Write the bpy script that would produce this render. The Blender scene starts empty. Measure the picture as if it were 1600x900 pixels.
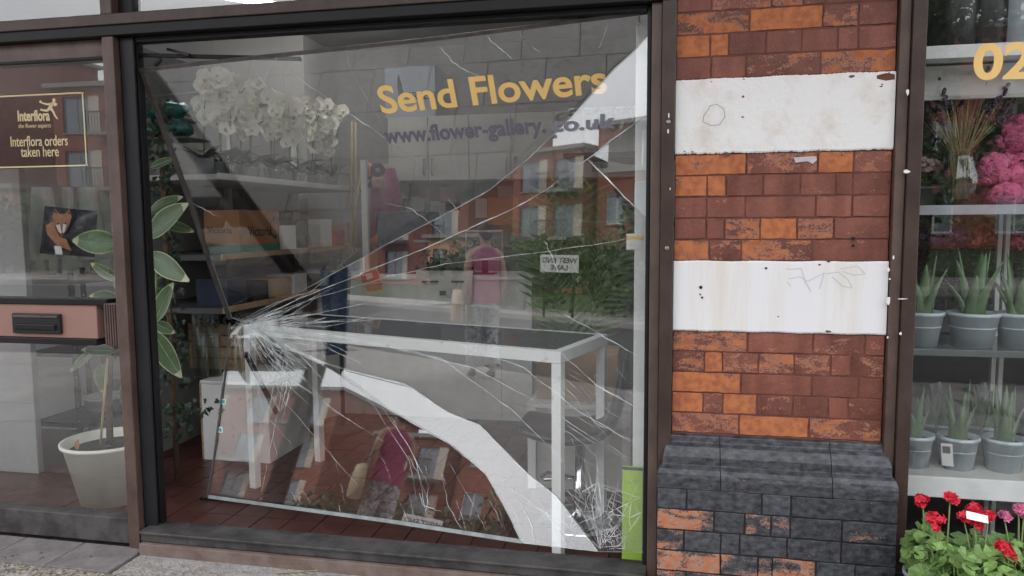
import bpy, bmesh, math, random
from mathutils import Vector, Matrix, Quaternion
R = math.radians
rnd = random.Random(7)
S = bpy.context.scene
COL = S.collection

# ------------------------------------------------------------------ camera
FPX, PITCH, YAW, ROLL = 1160.0, R(5.169), R(11.54), R(-0.401)   # focal length in photo pixels (1600 wide)
CAM = Vector((0, -2.75, 1.28))
fw = Vector((-math.sin(YAW)*math.cos(PITCH), math.cos(YAW)*math.cos(PITCH), -math.sin(PITCH)))
rt = Vector((math.cos(YAW), math.sin(YAW), 0)); up = rt.cross(fw)
rt, up = math.cos(ROLL)*rt+math.sin(ROLL)*up, -math.sin(ROLL)*rt+math.cos(ROLL)*up
cd = bpy.data.cameras.new('camera'); cam = bpy.data.objects.new('camera', cd); COL.objects.link(cam)
cd.sensor_width = 36; cd.lens = FPX*36/1600; cd.clip_start = .05; cd.clip_end = 2000
cam.matrix_world = Matrix(((rt.x, up.x, -fw.x, CAM.x), (rt.y, up.y, -fw.y, CAM.y), (rt.z, up.z, -fw.z, CAM.z), (0, 0, 0, 1)))
S.camera = cam

# ------------------------------------------------------------------ world, sun, exposure
SUN_EL, SUN_AZ = R(48), R(-25)
w = bpy.data.worlds.new('World'); S.world = w; w.use_nodes = True
wn = w.node_tree.nodes; wl = w.node_tree.links
sky = wn.new('ShaderNodeTexSky'); sky.sky_type = 'NISHITA'; sky.sun_disc = False
sky.sun_elevation = SUN_EL; sky.sun_rotation = SUN_AZ; sky.air_density = 1.0; sky.dust_density = 3.0
mixs = wn.new('ShaderNodeMix'); mixs.data_type = 'RGBA'; mixs.inputs[0].default_value = .8
tc = wn.new('ShaderNodeTexCoord'); cn = wn.new('ShaderNodeTexNoise'); cn.inputs['Scale'].default_value = 2.2; cn.inputs['Detail'].default_value = 6
cr = wn.new('ShaderNodeValToRGB'); cr.color_ramp.elements[0].position = .3; cr.color_ramp.elements[1].position = .7
cr.color_ramp.elements[0].color = (17.5, 17.9, 19.2, 1); cr.color_ramp.elements[1].color = (26, 26.2, 26.8, 1)   # cloud cover over the sky
wl.new(tc.outputs['Generated'], cn.inputs['Vector']); wl.new(cn.outputs['Fac'], cr.inputs[0])
wl.new(sky.outputs[0], mixs.inputs[6]); wl.new(cr.outputs[0], mixs.inputs[7]); wl.new(mixs.outputs[2], wn['Background'].inputs[0])
wn['Background'].inputs[1].default_value = 0.1
sd = bpy.data.lights.new('sun', 'SUN'); sun = bpy.data.objects.new('sun', sd); COL.objects.link(sun)
sd.energy = 2.0; sd.angle = R(10); sd.color = (1, .97, .92)
sdir = Vector((math.sin(SUN_AZ)*math.cos(SUN_EL), math.cos(SUN_AZ)*math.cos(SUN_EL), math.sin(SUN_EL)))
sun.rotation_euler = sdir.to_track_quat('Z', 'Y').to_euler()
S.view_settings.view_transform = 'Standard'; S.view_settings.look = 'None'
S.view_settings.exposure = 0.62; S.view_settings.gamma = 1
S.cycles.use_denoising = True
S.cycles.max_bounces = 10; S.cycles.transparent_max_bounces = 24; S.cycles.glossy_bounces = 5; S.cycles.diffuse_bounces = 5
S.cycles.caustics_reflective = False; S.cycles.caustics_refractive = False; S.cycles.sample_clamp_indirect = 8

# ------------------------------------------------------------------ helpers
def ray(px, py): return fw+rt*((px-800)/FPX)-up*((py-450)/FPX)
def A(px, py, Y=0.0):
    d = ray(px, py); return CAM+d*((Y-CAM.y)/d.y)
def AZ(px, py, Z):
    d = ray(px, py); return CAM+d*((Z-CAM.z)/d.z)
class Pl:                                    # a plane in the place
    def __init__(s, a, b, c):
        s.o = a; s.n = (b-a).cross(c-a).normalized()
        if s.n.y > 0: s.n = -s.n
    def at(s, px, py, off=0.0):
        d = ray(px, py); o = s.o+s.n*off
        return CAM+d*((o-CAM).dot(s.n)/d.dot(s.n))
    def turned(s, pivot, axis, ang):
        q = Pl.__new__(Pl); q.o = pivot; q.n = Quaternion(axis, ang) @ s.n; return q

class MB:
    def __init__(s): s.v = []; s.f = []; s.m = []; s.sm = []
    def face(s, pts, m=0, smooth=False):
        b = len(s.v); s.v += [tuple(p) for p in pts]; s.f.append(tuple(range(b, b+len(pts)))); s.m.append(m); s.sm.append(smooth); return s
    def grid(s, rows, m=0, smooth=True, closed=False, cap=False):
        b = len(s.v); n = len(rows[0])
        for r_ in rows: s.v += [tuple(p) for p in r_]
        for i in range(len(rows)-1):
            for j in range(n if closed else n-1):
                k = (j+1) % n
                s.f.append((b+i*n+j, b+i*n+k, b+(i+1)*n+k, b+(i+1)*n+j)); s.m.append(m); s.sm.append(smooth)
        if cap:
            s.f.append(tuple(b+j for j in range(n))[::-1]); s.m.append(m); s.sm.append(False)
            q = b+(len(rows)-1)*n; s.f.append(tuple(q+j for j in range(n))); s.m.append(m); s.sm.append(False)
        return s
    def box(s, x0, x1, y0, y1, z0, z1, m=0): return s.obox(Vector(((x0+x1)/2, (y0+y1)/2, (z0+z1)/2)), Vector((abs(x1-x0)/2, 0, 0)), Vector((0, abs(y1-y0)/2, 0)), Vector((0, 0, abs(z1-z0)/2)), m)
    def obox(s, c, a, b_, d, m=0):
        b = len(s.v)
        for i in (-1, 1):
            for j in (-1, 1):
                for k in (-1, 1): s.v.append(tuple(c+a*i+b_*j+d*k))
        for q in ((0, 1, 3, 2), (4, 6, 7, 5), (0, 4, 5, 1), (2, 3, 7, 6), (0, 2, 6, 4), (1, 5, 7, 3)):
            s.f.append(tuple(b+i for i in q)); s.m.append(m); s.sm.append(False)
        return s
    def bar(s, p, q, w_, h_, upv=(0, 0, 1), m=0):
        p = Vector(p); q = Vector(q); d = (q-p); u = Vector(upv); x = d.cross(u)
        if x.length < 1e-6: x = d.cross(Vector((0, 1, 0)))
        x.normalize(); u = x.cross(d).normalized()
        return s.obox((p+q)/2, d/2, x*w_/2, u*h_/2, m)
    def tube(s, pts, rad, n=8, m=0, cap=True):
        pts = [Vector(p) for p in pts]; rows = []; N = len(pts); ref = None
        for i, p in enumerate(pts):
            t = (pts[min(i+1, N-1)]-pts[max(i-1, 0)]).normalized()
            if ref is None: ref = t.orthogonal().normalized()
            x = (ref-t*ref.dot(t)).normalized(); ref = x; y = t.cross(x)
            r_ = rad[i] if hasattr(rad, '__len__') else rad
            rows.append([p+x*r_*math.cos(a)+y*r_*math.sin(a) for a in [2*math.pi*k/n for k in range(n)]])
        return s.grid(rows, m, True, True, cap)
    def lathe(s, prof, c=(0, 0, 0), n=24, m=0, cap=True, sx=1, sy=1):
        c = Vector(c)
        rows = [[c+Vector((r_*sx*math.cos(2*math.pi*k/n), r_*sy*math.sin(2*math.pi*k/n), z)) for k in range(n)] for r_, z in prof]
        return s.grid(rows, m, True, True, cap)
    def ball(s, c, rx, ry, rz, n=12, k=8, m=0, M=None):
        c = Vector(c); rows = []
        for i in range(k+1):
            t = math.pi*i/k; z = -math.cos(t); q = max(math.sin(t), .02)
            row = [Vector((rx*q*math.cos(2*math.pi*j/n), ry*q*math.sin(2*math.pi*j/n), rz*z)) for j in range(n)]
            rows.append([c+(M @ p if M else p) for p in row])
        return s.grid(rows, m, True, True, True)
    def slab(s, poly, n, t, m=0, ms=None):             # polygon extruded by t along n
        n = Vector(n).normalized(); a = [Vector(p) for p in poly]; b_ = [p+n*t for p in a]
        s.face(a[::-1], m); s.face(b_, m)
        for i in range(len(a)):
            j = (i+1) % len(a); s.face((a[i], a[j], b_[j], b_[i]), m if ms is None else ms)
        return s
    def mesh(s, name, mats):
        me = bpy.data.meshes.new(name); me.from_pydata(s.v, [], s.f)
        for q in (mats if isinstance(mats, (list, tuple)) else [mats]): me.materials.append(q)
        me.polygons.foreach_set('material_index', s.m); me.polygons.foreach_set('use_smooth', s.sm)
        bm = bmesh.new(); bm.from_mesh(me); bmesh.ops.remove_doubles(bm, verts=bm.verts, dist=1e-5); bmesh.ops.recalc_face_normals(bm, faces=bm.faces); bm.to_mesh(me); bm.free()
        me.update(); return me
    def obj(s, name, mats, parent=None, bevel=0):
        return link(name, s.mesh(name, mats), parent, bevel)
def link(name, me, parent=None, bevel=0):
    o = bpy.data.objects.new(name, me); COL.objects.link(o)
    if parent: o.parent = parent
    if bevel:
        b = o.modifiers.new('bevel', 'BEVEL'); b.width = bevel; b.segments = 2; b.limit_method = 'ANGLE'
    return o
def tag(o, label=None, cat=None, group=None, kind=None):
    for k, v in (('label', label), ('category', cat), ('group', group), ('kind', kind)):
        if v: o[k] = v
    return o
def thing(name, label, cat, loc=(0, 0, 0), group=None):
    o = bpy.data.objects.new(name, None); COL.objects.link(o); o.location = loc; o.empty_display_size = .1
    return tag(o, label, cat, group)
def copy_tree(o, parent=None):
    c = o.copy(); COL.objects.link(c); c.parent = parent
    for ch in list(o.children): copy_tree(ch, c)
    return c
def local(mb, loc):                          # put a mesh built in world space under an Empty at loc
    l = Vector(loc); mb.v = [tuple(Vector(p)-l) for p in mb.v]; return mb

def text_mesh(txt, size, mat, M, offset=0.0, extrude=.0004, align='LEFT', shear=0, spacing=1, name='lettering', width=None):
    c = bpy.data.curves.new(name, 'FONT'); c.body = txt; c.size = size; c.offset = offset; c.extrude = extrude
    c.align_x = align; c.shear = shear; c.space_character = spacing; c.resolution_u = 5
    o = bpy.data.objects.new(name, c); COL.objects.link(o)
    bpy.context.view_layer.update()
    me = bpy.data.meshes.new_from_object(o.evaluated_get(bpy.context.evaluated_depsgraph_get()))
    COL.objects.unlink(o); bpy.data.objects.remove(o)
    if width:
        xs = [v.co.x for v in me.vertices]; k = width/(max(xs)-min(xs)); x0 = min(xs)
        for v in me.vertices: v.co.x = (v.co.x-x0)*k
    me.transform(M); me.materials.clear(); me.materials.append(mat); me.name = name
    return me
def frame_M(o, x, n):                        # local x along x, local z along n
    x = Vector(x).normalized(); n = Vector(n).normalized(); y = n.cross(x).normalized(); x = y.cross(n)
    return Matrix(((x.x, y.x, n.x, o.x), (x.y, y.y, n.y, o.y), (x.z, y.z, n.z, o.z), (0, 0, 0, 1)))

# ------------------------------------------------------------------ materials
def nt(name):
    m = bpy.data.materials.new(name); m.use_nodes = True
    return m, m.node_tree.nodes, m.node_tree.links, m.node_tree.nodes['Principled BSDF']
def mat(name, col, rough=.6, var=.25, scale=12, bump=.15, bscale=60, metal=0, spec=.5, col2=None, lo=.35, hi=.7, coords='Object', dist=.004, detail=6, stretch=None):
    m, N, L, b = nt(name)
    t = N.new('ShaderNodeTexCoord'); src = t.outputs[coords]
    if stretch:
        mp = N.new('ShaderNodeMapping'); mp.inputs['Scale'].default_value = stretch; L.new(src, mp.inputs[0]); src = mp.outputs[0]
    n = N.new('ShaderNodeTexNoise'); n.inputs['Scale'].default_value = scale; n.inputs['Detail'].default_value = detail; n.inputs['Roughness'].default_value = .65
    L.new(src, n.inputs['Vector'])
    r_ = N.new('ShaderNodeValToRGB'); r_.color_ramp.elements[0].position = lo; r_.color_ramp.elements[1].position = hi
    c2 = col2 or tuple(c*(1-var) for c in col); c1 = col if col2 else tuple(min(1, c*(1+var*.5)) for c in col)
    r_.color_ramp.elements[0].color = (*c2, 1); r_.color_ramp.elements[1].color = (*c1, 1)
    L.new(n.outputs['Fac'], r_.inputs[0]); L.new(r_.outputs[0], b.inputs['Base Color'])
    b.inputs['Roughness'].default_value = rough; b.inputs['Metallic'].default_value = metal; b.inputs['Specular IOR Level'].default_value = spec
    if bump:
        n2 = N.new('ShaderNodeTexNoise'); n2.inputs['Scale'].default_value = bscale; n2.inputs['Detail'].default_value = 5; L.new(src, n2.inputs['Vector'])
        bp = N.new('ShaderNodeBump'); bp.inputs['Strength'].default_value = bump; bp.inputs['Distance'].default_value = dist
        L.new(n2.outputs['Fac'], bp.inputs['Height']); L.new(bp.outputs[0], b.inputs['Normal'])
    return m
def glass_mat(name, ior=1.75, tint=(.95, .97, .96), rough=0.0, dirt=.04):
    m, N, L, b = nt(name); N.remove(b); out = N['Material Output']
    tr = N.new('ShaderNodeBsdfTransparent'); tr.inputs[0].default_value = (*tint, 1)
    gl = N.new('ShaderNodeBsdfGlossy'); gl.inputs['Roughness'].default_value = rough; gl.inputs['Color'].default_value = (1, 1, 1, 1)
    lw = N.new('ShaderNodeLayerWeight'); lw.inputs[0].default_value = .5; F0 = ((ior-1)/(ior+1))**2          # Schlick Fresnel, the same from both sides
    pw = N.new('ShaderNodeMath'); pw.operation = 'POWER'; pw.inputs[1].default_value = 5; L.new(lw.outputs['Facing'], pw.inputs[0])
    fr = N.new('ShaderNodeMath'); fr.operation = 'MULTIPLY_ADD'; fr.inputs[1].default_value = 1-F0; fr.inputs[2].default_value = F0; L.new(pw.outputs[0], fr.inputs[0])
    mx = N.new('ShaderNodeMixShader'); L.new(fr.outputs[0], mx.inputs[0]); L.new(tr.outputs[0], mx.inputs[1]); L.new(gl.outputs[0], mx.inputs[2])
    if dirt:
        df = N.new('ShaderNodeBsdfDiffuse'); df.inputs[0].default_value = (.62, .62, .6, 1)
        t = N.new('ShaderNodeTexCoord'); n = N.new('ShaderNodeTexNoise'); n.inputs['Scale'].default_value = 9; n.inputs['Detail'].default_value = 8; n.inputs['Roughness'].default_value = .75
        L.new(t.outputs['Object'], n.inputs['Vector'])
        mr = N.new('ShaderNodeMapRange'); mr.inputs[1].default_value = .45; mr.inputs[2].default_value = .8; mr.inputs[3].default_value = dirt*.3; mr.inputs[4].default_value = dirt*2.2
        L.new(n.outputs['Fac'], mr.inputs[0])
        m2 = N.new('ShaderNodeMixShader'); L.new(mr.outputs[0], m2.inputs[0]); L.new(mx.outputs[0], m2.inputs[1]); L.new(df.outputs[0], m2.inputs[2]); mx = m2
    L.new(mx.outputs[0], out.inputs[0]); return m
def emit_mat(name, col, st):
    m, N, L, b = nt(name); b.inputs['Base Color'].default_value = (*col, 1); b.inputs['Emission Color'].default_value = (*col, 1); b.inputs['Emission Strength'].default_value = st; return m
def peel_mat(name, paint, bare, bare2, rough=.55, scale=16, lift=.008, fine=7, st3=(2.2, 1, .6), bstr=.55):
    # paint that has come away from the brick; how much is set per brick through the object colour
    m, N, L, b = nt(name)
    g = N.new('ShaderNodeNewGeometry'); oi = N.new('ShaderNodeObjectInfo'); sp = N.new('ShaderNodeSeparateColor'); L.new(oi.outputs['Color'], sp.inputs[0])
    n = N.new('ShaderNodeTexNoise'); n.inputs['Scale'].default_value = scale; n.inputs['Detail'].default_value = 9; n.inputs['Roughness'].default_value = .62; n.inputs['Distortion'].default_value = .6
    mp = N.new('ShaderNodeMapping'); mp.inputs['Scale'].default_value = (.7, 1, 1.5); L.new(g.outputs['Position'], mp.inputs[0]); L.new(mp.outputs[0], n.inputs['Vector'])
    th = N.new('ShaderNodeMath'); th.operation = 'MULTIPLY_ADD'; th.inputs[1].default_value = -.44; th.inputs[2].default_value = .735; L.new(sp.outputs[0], th.inputs[0])
    sb = N.new('ShaderNodeMath'); sb.operation = 'SUBTRACT'; L.new(n.outputs['Fac'], sb.inputs[0]); L.new(th.outputs[0], sb.inputs[1])
    ml = N.new('ShaderNodeMath'); ml.operation = 'MULTIPLY'; ml.inputs[1].default_value = 26; ml.use_clamp = True
    nf = N.new('ShaderNodeTexNoise'); nf.inputs['Scale'].default_value = 150; nf.inputs['Detail'].default_value = 4; L.new(g.outputs['Position'], nf.inputs['Vector'])
    nfa = N.new('ShaderNodeMath'); nfa.operation = 'MULTIPLY_ADD'; nfa.inputs[1].default_value = .34; nfa.inputs[2].default_value = -.17; L.new(nf.outputs['Fac'], nfa.inputs[0])
    sb2 = N.new('ShaderNodeMath'); sb2.operation = 'ADD'; L.new(sb.outputs[0], sb2.inputs[0]); L.new(nfa.outputs[0], sb2.inputs[1]); L.new(sb2.outputs[0], ml.inputs[0])
    ab = N.new('ShaderNodeMath'); ab.operation = 'ABSOLUTE'; L.new(sb2.outputs[0], ab.inputs[0])
    rim = N.new('ShaderNodeMapRange'); rim.inputs[1].default_value = 0; rim.inputs[2].default_value = .05; rim.inputs[3].default_value = .42; rim.inputs[4].default_value = 0; L.new(ab.outputs[0], rim.inputs[0])
    n2 = N.new('ShaderNodeTexNoise'); n2.inputs['Scale'].default_value = 45; n2.inputs['Detail'].default_value = 6; L.new(g.outputs['Position'], n2.inputs['Vector'])
    rb = N.new('ShaderNodeMix'); rb.data_type = 'RGBA'; rb.inputs[6].default_value = (*bare2, 1); rb.inputs[7].default_value = (*bare, 1)
    st = N.new('ShaderNodeMapRange'); st.inputs[1].default_value = .35; st.inputs[2].default_value = .6; L.new(n2.outputs['Fac'], st.inputs[0]); L.new(st.outputs[0], rb.inputs[0])
    n3 = N.new('ShaderNodeTexNoise'); n3.inputs['Scale'].default_value = fine; n3.inputs['Detail'].default_value = 7
    mp3 = N.new('ShaderNodeMapping'); mp3.inputs['Scale'].default_value = st3; L.new(g.outputs['Position'], mp3.inputs[0]); L.new(mp3.outputs[0], n3.inputs['Vector'])
    rp = N.new('ShaderNodeValToRGB'); e = rp.color_ramp.elements; e[0].position = .32; e[1].position = .72
    e[0].color = (*[c*.72 for c in paint], 1); e[1].color = (*[min(1, c*1.25+lift) for c in paint], 1); L.new(n3.outputs['Fac'], rp.inputs[0])
    hv0 = N.new('ShaderNodeMath'); hv0.operation = 'MULTIPLY_ADD'; hv0.inputs[1].default_value = .4; hv0.inputs[2].default_value = .45; L.new(oi.outputs['Random'], hv0.inputs[0])
    hv = N.new('ShaderNodeMath'); hv.operation = 'MULTIPLY_ADD'; hv.inputs[1].default_value = .7; L.new(nf.outputs['Fac'], hv.inputs[0]); L.new(hv0.outputs[0], hv.inputs[2])
    pm = N.new('ShaderNodeMix'); pm.data_type = 'RGBA'; pm.blend_type = 'MULTIPLY'; pm.inputs[0].default_value = 1; L.new(rp.outputs[0], pm.inputs[6]); L.new(hv.outputs[0], pm.inputs[7])
    mx = N.new('ShaderNodeMix'); mx.data_type = 'RGBA'; L.new(ml.outputs[0], mx.inputs[0]); L.new(pm.outputs[2], mx.inputs[6]); L.new(rb.outputs[2], mx.inputs[7])
    rx = N.new('ShaderNodeMix'); rx.data_type = 'RGBA'; rx.inputs[7].default_value = (*[c*.75+.14 for c in bare], 1); L.new(rim.outputs[0], rx.inputs[0]); L.new(mx.outputs[2], rx.inputs[6]); L.new(rx.outputs[2], b.inputs['Base Color'])
    rr = N.new('ShaderNodeMapRange'); rr.inputs[3].default_value = rough; rr.inputs[4].default_value = .9; L.new(ml.outputs[0], rr.inputs[0]); L.new(rr.outputs[0], b.inputs['Roughness'])
    hs = N.new('ShaderNodeMath'); hs.operation = 'MULTIPLY_ADD'; hs.inputs[1].default_value = -.6; L.new(ml.outputs[0], hs.inputs[0]); L.new(n2.outputs['Fac'], hs.inputs[2])
    bp = N.new('ShaderNodeBump'); bp.inputs['Strength'].default_value = bstr; bp.inputs['Distance'].default_value = .004; L.new(hs.outputs[0], bp.inputs['Height']); L.new(bp.outputs[0], b.inputs['Normal'])
    b.inputs['Specular IOR Level'].default_value = .35
    return m

M = {}
M['frame'] = mat('bronze frame paint', (.06, .038, .03), .4, .3, 9, .2, 60, col2=(.036, .022, .018), lo=.36, hi=.62, spec=.35, stretch=(1.1, 1.1, .7))
M['frame_dark'] = mat('dark frame metal', (.010, .0085, .0095), .45, .3, 6, .15, 50, spec=.25)
M['frame_worn'] = mat('worn brown paint', (.10, .064, .05), .48, .35, 10, .3, 70, col2=(.055, .033, .026), lo=.34, hi=.64, stretch=(1.1, 1.1, .7))
M['sill'] = mat('weathered black sill', (.028, .026, .027), .6, .5, 9, .5, 70, col2=(.075, .07, .068), lo=.4, hi=.62)
M['step'] = mat('red cement step', (.12, .072, .056), .85, .4, 11, .6, 90, col2=(.19, .15, .13))
M['panel'] = mat('pinkish brown door panel', (.27, .15, .12), .5, .12, 4, .05, 30)
M['glass_display'] = glass_mat('display window glass', 1.5, (.985, .99, .985), 0, .004)
M['glass'] = glass_mat('window glass', 1.72, (.985, .99, .985), 0, .006)
M['shard'] = glass_mat('broken laminated glass', 1.87, (.985, .99, .985), 0, .008)
M['clear'] = glass_mat('clear vase glass', 1.6, (.9, .93, .92), .02, .0)
M['film'] = glass_mat('clear plastic sleeve', 1.6, (.93, .95, .95), .12, .05)
M['glass_edge'] = mat('cut glass edge', (.33, .37, .36), .3, .3, 20, 0)
M['gasket'] = mat('black gasket', (.03, .026, .026), .6, .5, 14, .3, 50, col2=(.09, .075, .07))
M['gold'] = mat('gold vinyl', (.85, .56, .19), .45, .06, 10, 0)
M['gold_pale'] = mat('pale gold print', (.78, .66, .36), .45, .05, 10, 0)
M['grey_vinyl'] = mat('grey violet vinyl', (.13, .125, .16), .5, .08, 10, 0)
M['black_print'] = mat('black sign face', (.008, .009, .012), .25, .1, 10, 0)
M['white_paint'] = mat('white masonry paint', (.71, .70, .68), .75, .1, 6, .6, 50, col2=(.55, .49, .42), lo=.28, hi=.5, dist=.005, detail=10)
M['white_paint2'] = mat('smooth white masonry paint', (.70, .70, .705), .7, .1, 2.5, .3, 40, col2=(.62, .57, .49), lo=.3, hi=.52, stretch=(2.2, 1, .25), detail=9)
M['peel'] = peel_mat('maroon painted brick', (.165, .054, .035), (.43, .15, .06), (.3, .098, .046))
M['peel_black'] = peel_mat('black painted brick', (.036, .038, .045), (.42, .15, .075), (.33, .22, .17), .32, 11, .05, 34, (1, 1, 1.6), 1.0)
M['mortar'] = mat('painted mortar', (.14, .047, .032), .85, .4, 20, .5, 80)
M['mortar_black'] = mat('black painted mortar', (.016, .016, .018), .7, .4, 20, .5, 80)
M['white'] = mat('white enamel', (.72, .73, .72), .45, .12, 6, .05, 40)
M['white_worn'] = mat('chipped white metal', (.74, .75, .74), .5, .2, 14, .1, 60, col2=(.45, .42, .38), lo=.28, hi=.4)
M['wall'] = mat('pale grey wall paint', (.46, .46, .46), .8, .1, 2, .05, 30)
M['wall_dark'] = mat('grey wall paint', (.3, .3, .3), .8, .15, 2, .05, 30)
M['ceiling'] = mat('ceiling board', (.6, .6, .6), .85, .08, 3, .05, 30)
M['cabinet'] = mat('grey laminate', (.5, .5, .48), .5, .06, 3, .02, 20)
M['metal'] = mat('brushed metal', (.45, .45, .46), .3, .2, 20, .05, 60, metal=1)
M['chrome'] = mat('chrome', (.6, .6, .62), .12, .1, 20, 0, metal=1)
M['black'] = mat('black paint', (.013, .013, .015), .45, .3, 10, .05, 40, spec=.3)
M['vinyl'] = mat('black leatherette', (.022, .022, .025), .38, .2, 12, .25, 140)
M['dark_board'] = mat('dark grey board', (.07, .07, .075), .6, .2, 4, .05, 40)
M['tile'] = mat('red quarry tile', (.085, .03, .023), .38, .35, 9, .2, 60)
M['grout'] = mat('dark grout', (.08, .055, .05), .9, .3, 20, .3, 80)
M['carton'] = mat('brown cardboard', (.46, .31, .18), .8, .12, 6, .1, 60)
M['orange_carton'] = mat('orange brown carton', (.35, .16, .07), .7, .12, 6, .05, 60)
M['teal'] = mat('teal wrapping film', (.012, .13, .12), .18, .4, 9, .6, 18, dist=.02)
M['green_paint'] = mat('green bracket paint', (.04, .2, .13), .5, .25, 10, .1, 60)
M['lime'] = mat('lime green board', (.42, .68, .06), .6, .35, 10, .2, 50, col2=(.33, .5, .07))
M['wood'] = mat('pale wood', (.42, .28, .16), .65, .3, 8, .1, 60, stretch=(1, 1, 6))
M['cane'] = mat('bamboo cane', (.5, .36, .17), .5, .2, 15, .05, 60)
M['bark'] = mat('brown bark', (.12, .075, .045), .85, .4, 25, .6, 60)
M['soil'] = mat('potting soil', (.025, .018, .013), .95, .5, 40, .8, 90)
M['leaf'] = mat('rubber plant green', (.085, .145, .065), .33, .35, 9, .1, 40)
M['leaf_edge'] = mat('cream leaf margin', (.42, .46, .28), .4, .2, 12, .05, 40)
M['ivy'] = mat('dark ivy', (.014, .035, .014), .4, .5, 20, .1, 40)
M['orchid_leaf'] = mat('orchid leaf', (.03, .07, .025), .35, .35, 10, .05, 40)
M['petal'] = mat('white orchid petal', (.78, .77, .7), .6, .1, 20, .05, 40)
M['petal_y'] = mat('yellow orchid lip', (.6, .5, .28), .6, .2, 20, 0)
M['palm'] = mat('palm frond green', (.07, .15, .03), .45, .4, 12, .05, 40)
M['stem'] = mat('green stem', (.14, .2, .06), .5, .25, 14, .05, 40)
M['aloe'] = mat('aloe green', (.12, .20, .10), .4, .3, 16, .1, 60)
M['pot_blue'] = mat('pale blue grey plastic pot', (.47, .55, .59), .5, .12, 9, .05, 30)
M['pot_grey'] = mat('grey plastic pot', (.3, .31, .34), .5, .15, 9, .05, 30)
M['pot_cream'] = mat('cream glazed pot', (.78, .78, .67), .5, .1, 3, .15, 25, stretch=(1, 1, 3))
M['shelf_glass'] = mat('dark green glass shelf', (.1, .12, .115), .15, .15, 5, 0)
M['tray'] = mat('black plastic tray', (.012, .012, .014), .5, .3, 9, .05, 30)
M['red_petal'] = mat('red geranium', (.68, .014, .04), .55, .35, 25, .1, 60)
M['pink_petal'] = mat('pink petals', (.7, .2, .36), .6, .3, 25, .1, 60)
M['rose_pink'] = mat('pink foam rose', (.72, .16, .33), .6, .3, 60, .3, 60)
M['lilac'] = mat('lilac petals', (.33, .22, .45), .6, .3, 25, .1, 60)
M['peach_petal'] = mat('peach petals', (.72, .3, .22), .6, .3, 25, .1, 60)
M['lavender'] = mat('dried lavender', (.055, .035, .075), .8, .4, 40, .3, 80)
M['straw'] = mat('dry stalk', (.33, .27, .14), .8, .3, 30, .1, 60)
M['sett'] = mat('worn grey sett', (.2, .18, .175), .9, .35, 9, .5, 80)
M['ger_leaf2'] = mat('dark geranium leaf', (.1, .19, .045), .55, .45, 14, .2, 60)  # darker green for leaves picked at random
M['ger_leaf'] = mat('geranium leaf', (.19, .32, .085), .55, .55, 14, .2, 60)
M['paper'] = mat('white paper', (.72, .72, .71), .7, .05, 6, .05, 30)
M['paper_pink'] = mat('pink paper', (.62, .36, .4), .7, .1, 6, .05, 30)
M['peach_card'] = mat('peach card', (.68, .36, .22), .6, .06, 3, 0)
M['red_print'] = mat('red print', (.55, .07, .05), .6, .2, 10, 0)
M['purple'] = mat('dark violet print', (.03, .02, .05), .35, .3, 5, .05, 30)
M['fox'] = mat('fox fur print', (.42, .17, .09), .5, .35, 18, .05, 60)
M['denim'] = mat('blue denim', (.05, .1, .19), .85, .5, 30, .2, 160)
M['magenta'] = mat('magenta cloth', (.42, .02, .14), .8, .3, 8, .2, 60)
M['skin'] = mat('skin', (.48, .26, .18), .55, .1, 8, .03, 60)
M['hair'] = mat('dark hair', (.02, .011, .008), .5, .4, 30, .4, 90)
M['trouser'] = mat('patterned trousers', (.62, .62, .62), .8, .6, 26, .05, 60, col2=(.16, .17, .2), lo=.46, hi=.52)
M['tote'] = mat('cream canvas', (.62, .5, .32), .85, .15, 6, .2, 120)
M['shoe'] = mat('brown shoe', (.08, .045, .03), .5, .3, 10, .1, 50)
M['navy'] = mat('navy cloth', (.012, .02, .05), .8, .4, 8, .3, 40)
M['tube'] = emit_mat('fluorescent tube', (1, .98, .94), 22)
def crack_mat():
    m, N, L, b = nt('crack glint'); out = N['Material Output']
    b.inputs['Base Color'].default_value = (.85, .9, .9, 1); b.inputs['Roughness'].default_value = .3
    tr = N.new('ShaderNodeBsdfTransparent'); mx = N.new('ShaderNodeMixShader')
    t = N.new('ShaderNodeTexCoord'); n = N.new('ShaderNodeTexNoise'); n.inputs['Scale'].default_value = 14; n.inputs['Detail'].default_value = 4; L.new(t.outputs['Object'], n.inputs[0])
    mr = N.new('ShaderNodeMapRange'); mr.inputs[1].default_value = .3; mr.inputs[2].default_value = .7; mr.inputs[3].default_value = .15; mr.inputs[4].default_value = .95
    L.new(n.outputs['Fac'], mr.inputs[0]); L.new(mr.outputs[0], mx.inputs[0]); L.new(tr.outputs[0], mx.inputs[1]); L.new(b.outputs[0], mx.inputs[2]); L.new(mx.outputs[0], out.inputs[0]); return m
M['crack'] = crack_mat()
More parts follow.
